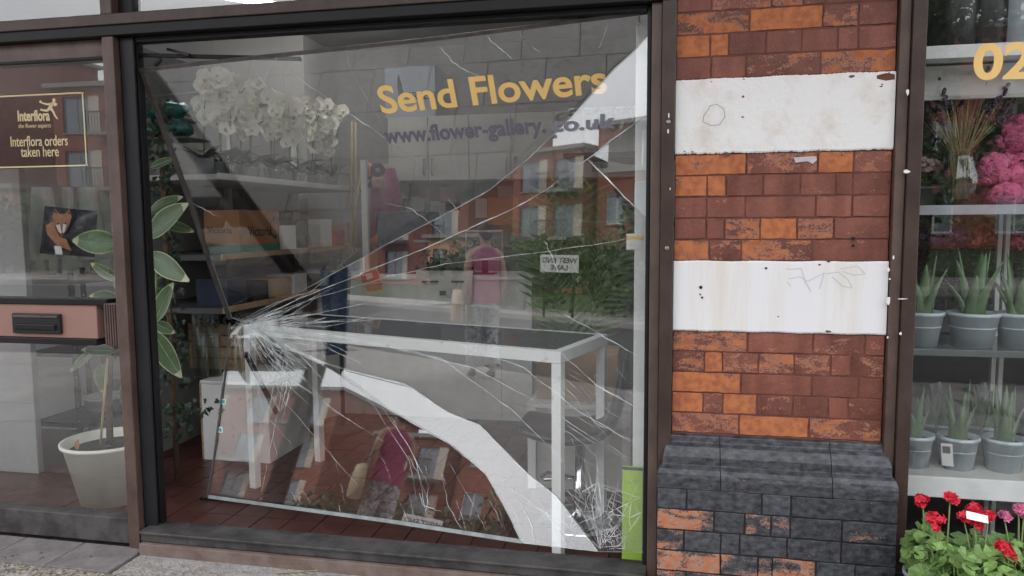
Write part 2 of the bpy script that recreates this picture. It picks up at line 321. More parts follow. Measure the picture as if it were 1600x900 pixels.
def aggregate():
    m, N, L, b = nt('exposed aggregate'); g = N.new('ShaderNodeNewGeometry')
    v = N.new('ShaderNodeTexVoronoi'); v.inputs['Scale'].default_value = 95; L.new(g.outputs['Position'], v.inputs['Vector'])
    r_ = N.new('ShaderNodeValToRGB'); e = r_.color_ramp.elements; e[0].color = (.09, .075, .06, 1); e[1].color = (.46, .41, .34, 1); e[0].position = .1; e[1].position = .9
    x = r_.color_ramp.elements.new(.5); x.color = (.27, .23, .185, 1)
    sp = N.new('ShaderNodeSeparateColor'); L.new(v.outputs['Color'], sp.inputs[0]); L.new(sp.outputs[0], r_.inputs[0])
    n = N.new('ShaderNodeTexNoise'); n.inputs['Scale'].default_value = 2.3; n.inputs['Detail'].default_value = 7; L.new(g.outputs['Position'], n.inputs['Vector'])
    mr = N.new('ShaderNodeMapRange'); mr.inputs[1].default_value = .45; mr.inputs[2].default_value = .62; L.new(n.outputs['Fac'], mr.inputs[0])
    oi = N.new('ShaderNodeObjectInfo'); sc2 = N.new('ShaderNodeSeparateColor'); L.new(oi.outputs['Color'], sc2.inputs[0])
    mm = N.new('ShaderNodeMath'); mm.operation = 'MULTIPLY'; L.new(mr.outputs[0], mm.inputs[0]); L.new(sc2.outputs[0], mm.inputs[1])
    ad = N.new('ShaderNodeMath'); ad.operation = 'ADD'; ad.use_clamp = True; L.new(mm.outputs[0], ad.inputs[0]); L.new(sc2.outputs[1], ad.inputs[1])
    mx = N.new('ShaderNodeMix'); mx.data_type = 'RGBA'; mx.inputs[7].default_value = (.36, .345, .33, 1); L.new(ad.outputs[0], mx.inputs[0]); L.new(r_.outputs[0], mx.inputs[6])
    n5 = N.new('ShaderNodeTexNoise'); n5.inputs['Scale'].default_value = 30; n5.inputs['Detail'].default_value = 6; L.new(g.outputs['Position'], n5.inputs['Vector'])
    ml = N.new('ShaderNodeMix'); ml.data_type = 'RGBA'; ml.blend_type = 'MULTIPLY'; ml.inputs[0].default_value = .6
    L.new(mx.outputs[2], ml.inputs[6])
    r5 = N.new('ShaderNodeValToRGB'); r5.color_ramp.elements[0].position = .3; r5.color_ramp.elements[0].color = (.45, .45, .45, 1); r5.color_ramp.elements[1].position = .6; L.new(n5.outputs['Fac'], r5.inputs[0]); L.new(r5.outputs[0], ml.inputs[7])
    L.new(ml.outputs[2], b.inputs['Base Color']); b.inputs['Roughness'].default_value = .9
    iv = N.new('ShaderNodeMath'); iv.operation = 'SUBTRACT'; iv.inputs[0].default_value = 1; L.new(v.outputs['Distance'], iv.inputs[1])
    bp = N.new('ShaderNodeBump'); bp.inputs['Strength'].default_value = .7; bp.inputs['Distance'].default_value = .006; L.new(iv.outputs[0], bp.inputs['Height']); L.new(bp.outputs[0], b.inputs['Normal'])
    return m
M['aggregate'] = aggregate()
M['slab_grey'] = mat('grey paving', (.40, .385, .37), .85, .3, 5, .3, 70, coords='Object')
M['asphalt'] = mat('asphalt', (.055, .055, .057), .9, .3, 3, .4, 120)
M['kerb'] = mat('kerb stone', (.3, .29, .28), .85, .25, 6, .3, 60)
M['road_paint'] = mat('road paint', (.7, .7, .68), .7, .2, 12, .1, 60)
M['lawn'] = mat('rough lawn', (.045, .07, .025), .95, .5, 3, .3, 40)
M['earth'] = mat('far ground', (.12, .12, .11), .95, .3, .4, 0)
M['brick_far'] = mat('red brick facade', (.25, .085, .056), .85, .25, 2.5, .3, 30)
M['render_far'] = mat('white render facade', (.66, .66, .64), .8, .08, 1.5, .1, 20)
M['peach_far'] = mat('peach render facade', (.55, .29, .19), .8, .08, 1.5, .05, 20)
M['grey_far'] = mat('grey cladding', (.22, .21, .2), .6, .15, 2, .05, 20)
M['pane_far'] = mat('far window pane', (.16, .19, .23), .12, .3, .6, 0, spec=.8)
M['white_far'] = mat('white window frame', (.68, .68, .67), .5, .05, 3, 0)
M['cream_far'] = mat('pale window panel', (.5, .44, .37), .6, .1, 3, 0)
M['foliage'] = mat('tree leaf', (.045, .085, .025), .6, .6, 1.3, .1, 30)
M['trunk'] = mat('tree bark', (.08, .06, .045), .9, .4, 9, .5, 30)
# ================================================================== the setting
GZ, FZ = -.115, -.12                          # pavement level, shop floor level
tag(MB().box(-300, 300, -300, 4.5, -.40, -.30).obj('ground', M['earth']), kind='structure')
pav = tag(MB().box(-60, 30, -3.87, .12, -.29, GZ-.035).obj('pavement', M['grout']), kind='structure')
SL = .45
slab_me = MB().box(-SL/2+.003, SL/2-.003, -SL/2+.003, SL/2-.003, -.034, 0).mesh('paving_slab', M['aggregate'])
nx, ny = 22, 8
for i in range(nx):
    for j in range(ny):
        x = 2.2-SL*(i+.5)+(0.2 if j % 2 else 0); y = -.27-SL*(j+.5)
        o = link('paving_slab', slab_me, pav); o.location = (x, y, GZ+rnd.uniform(-.002, .001)); o.rotation_euler = (rnd.uniform(-.003, .003), rnd.uniform(-.003, .003), rnd.choice((0, math.pi)))
        g = rnd.uniform(.0, .25)
        if j >= 1: g = rnd.uniform(.55, 1)
        elif x > -1.9: g = rnd.uniform(.6, .9)
        o.color = (1, g, 0, 1)
far_pav = MB().box(-60, 2.2-SL*nx-.25, -3.87, -.27, GZ-.034, GZ-.004).box(2.45, 30, -3.87, -.27, GZ-.034, GZ-.004)
tag(far_pav.obj('pavement_continuation', M['slab_grey']), kind='structure')
sett_me = MB().box(-.148, .148, -.11, .11, -.034, .004).mesh('sett', M['sett'])
for k in range(9):
    o = link('sett', sett_me, pav, .004); o.location = (-2.17-.3*(k+.5), -.156, GZ)
o = MB().box(-2.155, 2.4, -.268, -.101, GZ-.034, GZ-.002).obj('cement_strip', M['aggregate'], pav); o.color = (1, .6, 0, 1)
tag(MB().box(-60, 30, -4.05, -3.87, -.29, GZ).obj('kerb', M['kerb'], bevel=.01), kind='structure')
tag(MB().box(-120, 60, -13.2, -4.05, -.295, -.26).obj('road', M['asphalt']), kind='structure')
tag(MB().box(-60, 30, -4.25, -4.17, -.26, -.254).box(-60, 30, -4.43, -4.35, -.26, -.254).obj('road_marking', M['road_paint']), kind='structure')
tag(MB().box(-120, 60, -13.38, -13.2, -.29, GZ).obj('kerb', M['kerb'], bevel=.01), kind='structure')
tag(MB().box(-120, 60, -16.4, -13.38, -.29, GZ-.004).obj('far_pavement', M['slab_grey']), kind='structure')
tag(MB().box(-120, 60, -34, -16.4, -.29, GZ-.02).obj('lawn', M['lawn']), kind='structure')

# shop shell: floor with tiles, walls, ceiling
floor = tag(MB().box(-5.2, .04, .06, 3.7, -.22, FZ-.008).obj('shop_floor', M['grout']), kind='structure')
T = .15
tile_me = MB().box(-T/2+.003, T/2-.003, -T/2+.003, T/2-.003, -.008, 0).mesh('floor_tile', M['tile'])
rz = R(0)
for i in range(19):
    for j in range(15):
        x = -.06-T*(i+.5); y = .07+T*(j+.5)
        o = link('floor_tile', tile_me, floor); o.location = (x, y, FZ+rnd.uniform(-.0012, .0008)); o.rotation_euler.z = rnd.choice((0, 1, 2, 3))*math.pi/2
tag(MB().box(-5.2, -2.92, .07, 3.7, FZ-.008, FZ-.002).box(-2.91, -.06, 2.33, 3.7, FZ-.008, FZ-.002).obj('shop_floor_beyond', M['tile']), kind='structure')
tag(MB().box(-5.2, 3.2, .06, 3.9, 2.80, 2.9).obj('shop_ceiling', M['ceiling']), kind='structure')
def room_wall(name, x0, x1, y0, y1, z0, z1, m='wall'): return tag(MB().box(x0, x1, y0, y1, z0, z1).obj(name, M[m]), kind='structure')
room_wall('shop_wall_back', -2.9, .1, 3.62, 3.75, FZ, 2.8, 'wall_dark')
pw = room_wall('shop_wall_panelled', -5.2, -2.9, 3.0, 3.75, FZ, 2.8)
for x in (-5.0, -4.36, -3.72): MB().box(x+.004, x+.636, 2.99, 3.0, 1.3, 2.79).obj('wall_panel', M['wall'], pw, .003)
room_wall('shop_wall_left', -5.3, -5.2, .06, 3.75, FZ, 2.8)
room_wall('shop_wall_party', .06, .7, .05, 3.75, FZ, 2.8)
room_wall('display_wall_back', .7, 3.2, 1.35, 1.45, FZ, 2.8, 'black')
room_wall('display_floor', .7, 3.2, .06, 1.35, -.22, FZ, 'dark_board')
room_wall('display_wall_end', 3.2, 3.3, .0, 1.45, FZ, 2.8)

# the upper storeys of the shop's own building
ub = thing('shop_building', 'brick upper storeys above the flower shop front', 'building', (-1, 0, 2.8))
local(MB().box(-6, 4, -.02, .3, 2.84, 6.5), ub.location).obj('wall', M['brick_far'], ub)

local(MB().box(-6, 4, -1.2, -.021, 3.0, 3.12), ub.location).obj('added_shade_canopy', M['frame_dark'], ub)  # unseen slab, added to shade the shopfront and the pavement below
# ------------------------------------------------------------------ shopfront frame
sf = thing('shopfront_frame', 'dark bronze metal shopfront frame around door and broken window', 'shop frame', (-1.1, 0, -.1))
def fr(name, x0, x1, y0, y1, z0, z1, m='frame', bev=.003, par=None):
    par = par or sf
    return local(MB().box(x0, x1, y0, y1, z0, z1), par.location).obj(name, M[m], par, bev)
fr('transom', -6, .034, -.065, .05, 2.035, 2.112, 'frame_dark'); fr('transom_cap', -6, .034, -.075, -.066, 2.075, 2.118, 'frame')
fr('head_rail', -6, .034, -.06, .05, 2.76, 2.84, 'frame_dark')
# post between door and window: brown face, dark reveal
fr('post', -2.238, -2.186, -.06, -.02, -.13, 2.033, 'frame_worn'); fr('post', -2.222, -2.16, -.019, .012, -.13, 2.033, 'frame_dark'); fr('post', -2.2, -2.135, .013, .055, -.05, 2.033, 'frame_dark'); fr('post', -2.18, -2.118, -.03, -.019, -.018, 2.033, 'black')
fr('upper_post', -2.238, -2.186, -.06, .0, 2.12, 2.758, 'frame_worn'); fr('upper_post', -2.185, -2.12, -.02, .04, 2.12, 2.758, 'frame_dark')
fr('upper_post', -1.10, -1.02, -.05, .03, 2.12, 2.758, 'frame_dark'); fr('upper_post', -.06, .03, -.05, .03, 2.12, 2.758, 'frame_dark')
fr('post', -.048, -.012, -.045, .05, -.14, 2.033, 'frame_worn'); fr('post', -.012, .034, -.065, .05, -.14, 2.033, 'frame'); fr('glazing_bead', -.064, -.049, -.012, .04, -.02, 2.03, 'black')
fr('glazing_bead', -2.117, -.065, -.02, .03, 2.014, 2.034, 'black')
fr('sill', -2.16, -.049, -.085, .055, -.066, -.028, 'sill', .006); fr('sill_nosing', -2.16, -.049, -.098, -.0, -.027, -.016, 'sill', .003)
fr('step', -2.16, .0, -.10, .05, GZ-.03, -.068, 'step', .004)
# door
door = thing('shop_door', 'glazed brown shop door with pinkish letterbox rail', 'door', (-3, 0, -.1))
D0 = -3.75
def dr(name, *a, **k): return fr(name, *a, par=door, **k)
dr('rail', D0, -2.238, -.025, .03, 1.962, 2.034, m='frame_worn'); dr('rail', D0, -2.238, -.033, -.0255, 1.952, 1.963, m='frame_dark')
dr('rail_panel', D0, -2.36, -.03, .03, .79, .935, m='panel'); dr('rail_edge', D0, -2.30, -.04, .03, .936, .962, m='frame_dark'); dr('rail_edge', D0, -2.36, -.038, .03, .762, .789, m='frame_dark')
dr('bottom_rail', D0, -2.238, -.035, .03, -.105, .008, m='sill')
dr('stile', D0-.1, D0, -.035, .03, -.105, 2.034, m='frame')
g0 = A(163, 505, -.05).x; g1 = A(193, 505, -.05).x
dr('ribbed_block', g0, g1+.012, -.045, .03, .765, .945, m='frame_worn')
for k in range(9):
    x = g0+(g1+.012-g0)*(k+.5)/9; dr('rib', x-.0035, x+.0035, -.052, -.0455, .768, .942, m='frame_worn', bev=.0015)
lb = local(MB().box(-2.775, -2.53, -.046, -.031, .808, .896), door.location).obj('letterbox', M['black'], door, .005)
local(MB().box(-2.755, -2.55, -.054, -.0465, .826, .85), door.location).obj('flap', M['frame_dark'], lb, .004)
local(MB().box(-2.765, -2.54, -.050, -.0465, .879, .888), door.location).obj('flap_hinge', M['frame_worn'], lb, .002)
local(MB().box(D0, -2.239, .0, .006, .962, 1.952), door.location).obj('pane', M['glass'], door)
local(MB().box(D0, -2.239, .0, .006, .008, .762), door.location).obj('pane', M['glass'], door)
for x0, x1, n in ((-4.6, -2.239, ''), (-2.119, -1.101, ''), (-1.019, -.061, '')):
    local(MB().box(x0, x1, .0, .006, 2.118, 2.76), sf.location).obj('upper_pane', M['glass'], sf)
# screw heads and scuffs on the right post
for z in (1.62, 1.18, .32): local(MB().lathe([(.008, 0), (.008, .002), (.005, .004)], n=10), (0, 0, 0)).obj('screw', M['metal'], sf).matrix_local = Matrix.Translation(Vector((.012, -.0655, z))-sf.location) @ Matrix.Rotation(R(90), 4, 'X')

# sign on the door glass
def on_glass(px, py, Y): return A(px, py, Y)
SY = .0085
sg = thing('door_sign', 'black and gold orders notice fixed inside the door glass', 'sign', A(60, 200, SY))
c1, c2, c3, c4 = A(-80, 146, SY), A(131, 142, SY), A(134, 261, SY), A(-80, 266, SY)
x0, x1, z0, z1 = -3.02, c2.x, c3.z, c2.z
local(MB().box(x0, x1, SY, SY+.003, z0, z1), sg.location).obj('backing', M['black_print'], sg)
bw = .006
bd = MB()
for q in ((x0, x1, z1-bw-.004, z1-.004), (x0, x1, z0+.004, z0+bw+.004), (x1-bw-.004, x1-.004, z0+.004, z1-.004)): bd.box(q[0], q[1], SY-.0008, SY-.0001, q[2], q[3])
local(bd, sg.location).obj('border', M['gold_pale'], sg)
def sign_text(t, pa, pb, cap, **k):
    a = A(*pa, SY-.0007); b = A(*pb, SY-.0007)
    me = text_mesh(t, cap, k.pop('m', M['gold_pale']), Matrix.Identity(4), width=(b-a).length, **k)
    me.transform(frame_M(a-sg.location, b-a, (0, -1, 0))); link('lettering', me, sg)
sign_text('Interflora', (28, 189), (78, 188), .062, offset=.0018)
sign_text('the flower experts', (29, 200), (80, 199), .026, shear=.2)
sign_text('Interflora orders', (17, 229), (106, 227), .062, offset=.0004)
sign_text('taken here', (33, 245), (92, 244), .062, offset=.0004)
def fig(pts, r0):                                         # the running figure of the emblem, in pixels of the photograph
    p = [A(x, y, SY-.001) for x, y in pts]; m_ = MB()
    m_.tube(p, r0, 6); return m_
em = MB()
for pts, r0 in (([(84, 155), (84.5, 159)], .007), ([(83, 160), (80, 164), (77, 170)], [.004, .009, .006]), ([(81, 162), (74, 163), (66, 161), (62, 158)], [.005, .004, .003, .006]), ([(83, 161), (89, 163), (84, 165)], [.005, .004, .003]),
                ([(78, 168), (83, 174), (86, 181), (90, 186)], [.007, .005, .004, .003]), ([(78, 168), (74, 173), (66, 172), (63, 171)], [.007, .005, .004, .004])):
    p = [A(x, y, SY-.0006) for x, y in pts]; n = len(p); rr = r0 if isinstance(r0, list) else [r0]*n
    for i in range(n-1):
        d = (p[i+1]-p[i]); s_ = Vector((-d.z, 0, d.x)).normalized()
        em.slab([p[i]+s_*rr[i], p[i]-s_*rr[i], p[i+1]-s_*rr[i+1], p[i+1]+s_*rr[i+1]], (0, -1, 0), .0002+i*.00001)
em.slab([A(84.3, 156.5, SY-.0007)+Vector((.0075*math.cos(a), 0, .0085*math.sin(a))) for a in [k*math.pi/5 for k in range(10)]], (0, -1, 0), .0003)
local(em, sg.location).obj('emblem', M['gold_pale'], sg)

# ------------------------------------------------------------------ brick pillar
PY = -.035
pil = thing('brick_pillar', 'painted brick pier with white bands and peeling maroon paint', 'pillar', (.4, PY, GZ))
px0, px1 = A(1052, 400, PY).x, A(1389, 400, PY).x
local(MB().box(px0+.003, px1-.003, PY+.0026, .05, .44, 2.84), pil.location).obj('core', M['mortar'], pil)
def brick_mesh(w_, h_, depth, gap):          # hand made brick: uneven face and arrises
    nx_ = max(3, int(w_/.03)); nz_ = 3; rows = []
    for i in range(nz_+1):
        z = -h_/2+gap+(h_-2*gap)*i/nz_; row = []
        for j in range(nx_+1):
            x = -w_/2+gap+(w_-2*gap)*j/nx_; e_ = (i in (0, nz_))+(j in (0, nx_))
            row.append(Vector((x+rnd.uniform(-.0014, .0014), rnd.uniform(-.0006, .0012)+.0006*(e_ > 0), z+rnd.uniform(-.0014, .0014))))
        rows.append(row)
    m_ = MB().grid(rows, 0, False); ol = rows[0]+[r_[-1] for r_ in rows[1:]]+rows[-1][-2::-1]+[r_[0] for r_ in rows[-2:0:-1]]
    return m_.grid([ol, [p+Vector((0, depth, 0)) for p in ol]], 0, False, True)
def brow(zt, zb, cells, m='peel', y=PY, off=0.0, depth=.07, gap=.003):
    for a, b, pl_ in cells:
        o = brick_mesh(b-a, zt-zb, depth, gap).obj('brick', M[m], pil, .0016)
        o.location = Vector(((a+b)/2, y+rnd.uniform(-.003, .001), (zt+zb)/2))-pil.location; o.rotation_euler = (0, rnd.uniform(-.004, .004), rnd.uniform(-.006, .006)); o.color = (pl_, 0, 0, 1)
def rowpx(cells, off, sc, yref):            # bricks read off the photograph: (x0, x1, peel) in crop pixels
    out = []
    xs = lambda v: min(px1, max(px0, A(off+v/sc, yref, PY).x))
    for k, (a, b, p) in enumerate(cells):
        out.append((px0 if k == 0 else xs(a)-.003, px1 if k == len(cells)-1 else xs(b)+.003, p))
    for k in range(len(out)-1):
        mid = (out[k][1]+out[k+1][0])/2; out[k] = (out[k][0], mid, out[k][2]); out[k+1] = (mid, out[k+1][1], out[k+1][2])
    return out
zb1t, zb1b = A(1220, 119, PY).z, A(1220, 237.5, PY).z
zb2t, zb2b = A(1220, 408, PY).z, A(1220, 519.5, PY).z
zpl = A(1220, 683, PY).z
up_rows = [[(105, 275, .15), (275, 440, .1), (440, 790, .35), (790, 1135, .68)], [(108, 268, .97), (272, 355, .97), (360, 527, .1), (535, 695, .12), (705, 865, .12), (870, 962, .12), (965, 1140, .15)],
           [(115, 450, .6), (455, 790, .97), (800, 960, .42), (962, 1145, .15)], [(115, 270, .1), (275, 550, .5), (556, 700, .45), (705, 800, .2), (805, 960, .2), (965, 1145, .3)],
           [(110, 340, .2), (345, 600, .1), (605, 880, .3), (885, 1140, .2)], [(115, 270, .3), (275, 430, .1), (435, 640, .5), (645, 880, .2), (885, 1140, .2)]]
ch = .0765
for k, r_ in enumerate(up_rows): brow(zb1t+ch*(k+1), zb1t+ch*k, rowpx(r_, 1020, 3, 60))
for k in range(6, 14): brow(zb1t+ch*(k+1), zb1t+ch*k, rowpx(up_rows[k % 2+2], 1020, 3, 60))
mid_rows = [[(100, 418, .9), (422, 740, .38), (745, 902, .75), (905, 1085, .25)], [(95, 242, .85), (247, 328, .85), (333, 495, 0), (500, 664, 0), (668, 824, .15), (828, 902, 0), (905, 1080, .1)],
            [(95, 242, .1), (245, 418, .1), (422, 736, .05), (740, 902, 0), (905, 1075, .1)], [(95, 242, 0), (245, 325, 0), (330, 485, .62), (492, 654, .95), (660, 822, .5), (825, 1070, .1)],
            [(92, 258, .8), (260, 405, .4), (405, 726, .52), (730, 1068, .2)]]
c5 = (zb1b-zb2t)/5
for k, r_ in enumerate(mid_rows): brow(zb1b-c5*k, zb1b-c5*(k+1), rowpx(r_, 1020, 2.9, 320))
low_rows = [[(68, 330, .5), (330, 558, .1), (560, 740, .25), (740, 818, .2)], [(68, 178, .3), (182, 242, .98), (245, 366, .38), (372, 492, .52), (498, 622, .25), (625, 694, .2), (697, 812, .35)],
            [(65, 308, .78), (312, 558, 0), (560, 722, .1), (725, 810, .2)], [(62, 176, .97), (180, 246, .4), (248, 365, .98), (370, 492, .15), (495, 618, .15), (620, 687, 0), (690, 808, .2)],
            [(62, 304, .55), (308, 552, .87), (555, 805, .5)]]
c5 = (zb2b-zpl)/5
for k, r_ in enumerate(low_rows): brow(zb2b-c5*k, zb2b-c5*(k+1), rowpx(r_, 1020, 2.25, 600))
def wavy_band(zt, zb, m, seed, amp):        # rendered band with an uneven painted edge
    q = random.Random(seed); n = 170; t_, b_ = [], []
    for i in range(n+1):
        x = px0+.002+(px1-px0-.004)*i/n; t_.append(Vector((x, PY-.009, zt+q.uniform(-amp, amp)*.6+.0012*math.sin(i*.13+seed)))); b_.append(Vector((x, PY-.009, zb+q.uniform(-amp, amp)+.001*math.sin(i*.17))))
    m_ = MB()
    m_.grid([[p+Vector((0, .012, 0)) for p in t_], [p+Vector((0, .003, 0)) for p in t_], [p-Vector((0, .0, .005)) for p in t_], [p+Vector((0, 0, .005)) for p in b_], [p+Vector((0, .003, 0)) for p in b_], [p+Vector((0, .012, 0)) for p in b_]], 0, False)
    return local(m_, pil.location).obj('white_band', M[m], pil)
wavy_band(zb1t, zb1b, 'white_paint', 3, .0022); wavy_band(zb2t, zb2b, 'white_paint2', 5, .0008)
# flaked spots where the brick shows through the white paint
q = random.Random(17)
for k in range(24):
    top_ = k < 17; z_ = (zb1t if q.random() < .5 else zb1b) if top_ else (zb2t if q.random() < .5 else zb2b)
    if k % 5 == 0: z_ = q.uniform(zb1b, zb1t) if top_ else q.uniform(zb2b, zb2t)
    else: z_ += q.uniform(-.006, .012)*(1 if z_ in (zb1b, zb2b) else -1)
    x_ = px0+.02+(px1-px0-.04)*q.random(); w_ = q.choice((.003, .004, .006, .012)); h_ = w_*q.uniform(.3, .9)
    pp = [Vector((x_+w_*math.cos(t_)*q.uniform(.5, 1.1), PY-.0092, z_+h_*math.sin(t_)*q.uniform(.5, 1.1))) for t_ in [j*math.pi/5 for j in range(10)]]
    local(MB().slab(pp, (0, -1, 0), .0004), pil.location).obj('paint_flake', M['mortar'] if k % 3 else M['frame_worn'], pil)
big = [Vector(A(x, y, PY-.0092)) for x, y in ((1370, 118), (1385, 114), (1398, 116), (1398, 124), (1384, 126), (1370, 123))]
local(MB().slab(big, (0, -1, 0), .0005), pil.location).obj('paint_flake', M['mortar'], pil)
blis = [(1110, 165), (1120, 163), (1131, 170), (1133, 182), (1124, 195), (1110, 196), (1098, 190), (1100, 180), (1106, 172), (1110, 165)]
m_ = MB(); pp = [A(x, y, PY-.0092) for x, y in blis]
for i in range(len(pp)-1):
    d = pp[i+1]-pp[i]; s_ = Vector((-d.z, 0, d.x)).normalized()*.0006; m_.slab([pp[i]+s_, pp[i]-s_, pp[i+1]-s_, pp[i+1]+s_], (0, -1, 0), .0004+.00008*i)
local(m_, pil.location).obj('paint_crack', M['bark'], pil)
# old fixing holes and flakes
for px, py, s_ in ((1095, 449, .006), (1097, 465, .004), (1333, 373, .007), (1333, 384, .006), (1197, 419, .004), (1094, 460, .003)):
    p = A(px, py, PY-.0105); local(MB().lathe([(s_, 0), (s_*.9, .0012)], n=10), (0, 0, 0)).obj('fixing_hole', M['black'], pil).matrix_local = Matrix.Translation(p-pil.location) @ Matrix.Rotation(R(90), 4, 'X')
p = [A(x, y, PY-.0045) for x, y in ((1240, 246), (1275, 244), (1276, 250), (1270, 256), (1262, 252), (1243, 254))]
local(MB().slab(p, (0, -1, 0), .001), pil.location).obj('paint_smear', mat('grey paint smear', (.5, .46, .47), .6, .2, 30, .1), pil)
# faint scribble on the second white band
sc = [[(1227, 420), (1240, 421), (1252, 419), (1258, 440), (1267, 455)], [(1232, 436), (1250, 432), (1262, 440), (1288, 426), (1280, 452)], [(1290, 428), (1310, 425), (1325, 437), (1332, 450), (1316, 447), (1300, 432)], [(1313, 420), (1340, 416), (1352, 428), (1335, 430), (1316, 424)], [(1230, 441), (1236, 448)]]
scm = mat('faint grey marker', (.52, .52, .53), .7, .05, 9, 0)
for l in sc:
    m_ = MB(); p = [A(x, y, PY-.0093) for x, y in l]
    for i in range(len(p)-1):
        d = p[i+1]-p[i]; s_ = Vector((-d.z, 0, d.x)).normalized()*.0015; m_.slab([p[i]+s_, p[i]-s_, p[i+1]-s_, p[i+1]+s_], (0, -1, 0), .0004+.0001*i)
    local(m_, pil.location).obj('scribble', scm, pil)
# plinth: moulded cap, then black painted courses
QY = -.115
qx0, qx1 = A(1026, 800, QY).x, A(1404, 800, QY).x
prof = [(PY+.004, zpl-.003), (PY-.012, zpl-.008), (PY-.016, zpl-.03), (PY-.032, zpl-.042), (PY-.048, zpl-.075), (PY-.05, zpl-.105), (QY+.012, zpl-.115), (QY+.004, zpl-.13), (QY, zpl-.145), (QY, zpl-.182)]
cap_edges = [px0-.0, px0+(px1-px0)*.24, px0+(px1-px0)*.76, px1]
for k in range(3):
    xa, xb = cap_edges[k], cap_edges[k+1]; rows = []
    for y, z in prof:
        f_ = min(1, max(0, (PY-y)/(PY-QY))); a_ = xa+(qx0-px0)*f_ if k == 0 else xa+.0006; b_ = xb+(qx1-px1)*f_ if k == 2 else xb-.0006
        rows.append([Vector((a_, .04, z)), Vector((a_, y, z))]+[Vector((a_+(b_-a_)*i/8, y+rnd.uniform(-.0015, .0015)*(0 < i < 8), z)) for i in range(1, 8)]+[Vector((b_, y, z)), Vector((b_, .04, z))])
    o = local(MB().grid(rows, 0, False), pil.location).obj('plinth_cap', M['peel_black'], pil, .003); o.color = (.06, 0, 0, 1)
local(MB().box(qx0+.003, qx1-.003, QY+.004, .05, GZ-.03, zpl-.182), pil.location).obj('plinth_core', M['mortar_black'], pil)
zt = zpl-.182; q = random.Random(4)
pb = [[(0, .13, .05), (.13, .45, 0), (.45, .57, .1), (.57, 1, .1)], [(0, .25, .74), (.25, .38, .12), (.38, .49, .45), (.49, .57, .2), (.57, .78, .1), (.78, 1, .3)], [(0, .12, .5), (.12, .28, .15), (.28, .36, .1), (.36, .56, .1), (.56, .78, .15), (.78, 1, .12)],
      [(0, .28, .72), (.28, .44, .45), (.44, .50, .6), (.5, .68, .68), (.68, .84, .1), (.84, 1, .15)], [(0, .13, .6), (.13, .4, .3), (.4, .62, .2), (.62, .85, .2), (.85, 1, .1)], [(0, .3, .3), (.3, .6, .5), (.6, .8, .2), (.8, 1, .3)], [(0, .2, .3), (.2, .5, .5), (.5, .8, .2), (.8, 1, .3)]]
for k, r_ in enumerate(pb):
    if zt-.0765*(k+1) < GZ-.05: break
    brow(zt-.0765*k, zt-.0765*(k+1), [(qx0+(qx1-qx0)*a, qx0+(qx1-qx0)*b, p*.8) for a, b, p in r_], 'peel_black', QY, gap=.003)

# ------------------------------------------------------------------ window on the far side of the pillar
rf = thing('display_window', 'brown framed display window full of potted plants beside the pier', 'window', (1.8, 0, -.1))
def wr(name, *a, **k): return fr(name, *a, par=rf, **k)
wr('post', px1+.001, px1+.034, -.06, .05, -.14, 2.84, m='frame_worn'); wr('post', px1+.035, px1+.078, -.075, .05, -.14, 2.84, m='frame'); wr('glazing_bead', px1+.0785, px1+.09, -.02, .03, -.02, 2.84, m='black')
wr('sill', px1+.079, 3.2, -.06, .055, -.14, -.02, m='sill'); wr('head_rail', px1+.079, 3.2, -.06, .05, 2.5, 2.84, m='frame_dark'); wr('post', 3.15, 3.25, -.06, .05, -.02, 2.5, m='frame')
local(MB().box(px1+.08, 3.15, 0, .006, -.02, 2.5), rf.location).obj('pane', M['glass_display'], rf)
me = text_mesh('02', .13, M['gold'], Matrix.Identity(4), offset=.0035)
a, b = A(1519, 123, -.001), A(1612, 121, -.001)
xs = [v.co.x for v in me.vertices]; kx = (b-a).length/(max(xs)-min(xs)); zs = [v.co.y for v in me.vertices]; kz = (A(1540, 65).z-A(1540, 123).z)/(max(zs)-min(zs))
me.transform(Matrix.Diagonal((kx, kz, 1, 1))); me.transform(frame_M(a-rf.location, b-a, (0, -1, 0))); link('numeral', me, rf)
# chips of paint on its posts
for px, py, w_, h_ in ((1418, 144, 5, 12), (1416, 268, 14, 7), (1396, 402, 4, 8), (1388, 421, 6, 7), (1390, 436, 4, 3), (1388, 470, 7, 16), (1410, 467, 22, 2), (1387, 527, 4, 4), (1407, 521, 5, 6), (1045, 180, 3, 10), (1044, 205, 3, 9), (1047, 295, 2, 5)):
    Yc = -.0765 if px > 1398 else (-.0615 if px > 1300 else -.0665); q = random.Random(px*7+py)
    p = [A(px+w_*.5*math.cos(t)*q.uniform(.6, 1.1), py+h_*.5*math.sin(t)*q.uniform(.6, 1.1), Yc) for t in [k*math.pi/4 for k in range(8)]]
    par = rf if px > 1300 else sf
    local(MB().slab(p, (0, -1, 0), .0006), par.location).obj('paint_chip', M['paper'], par)

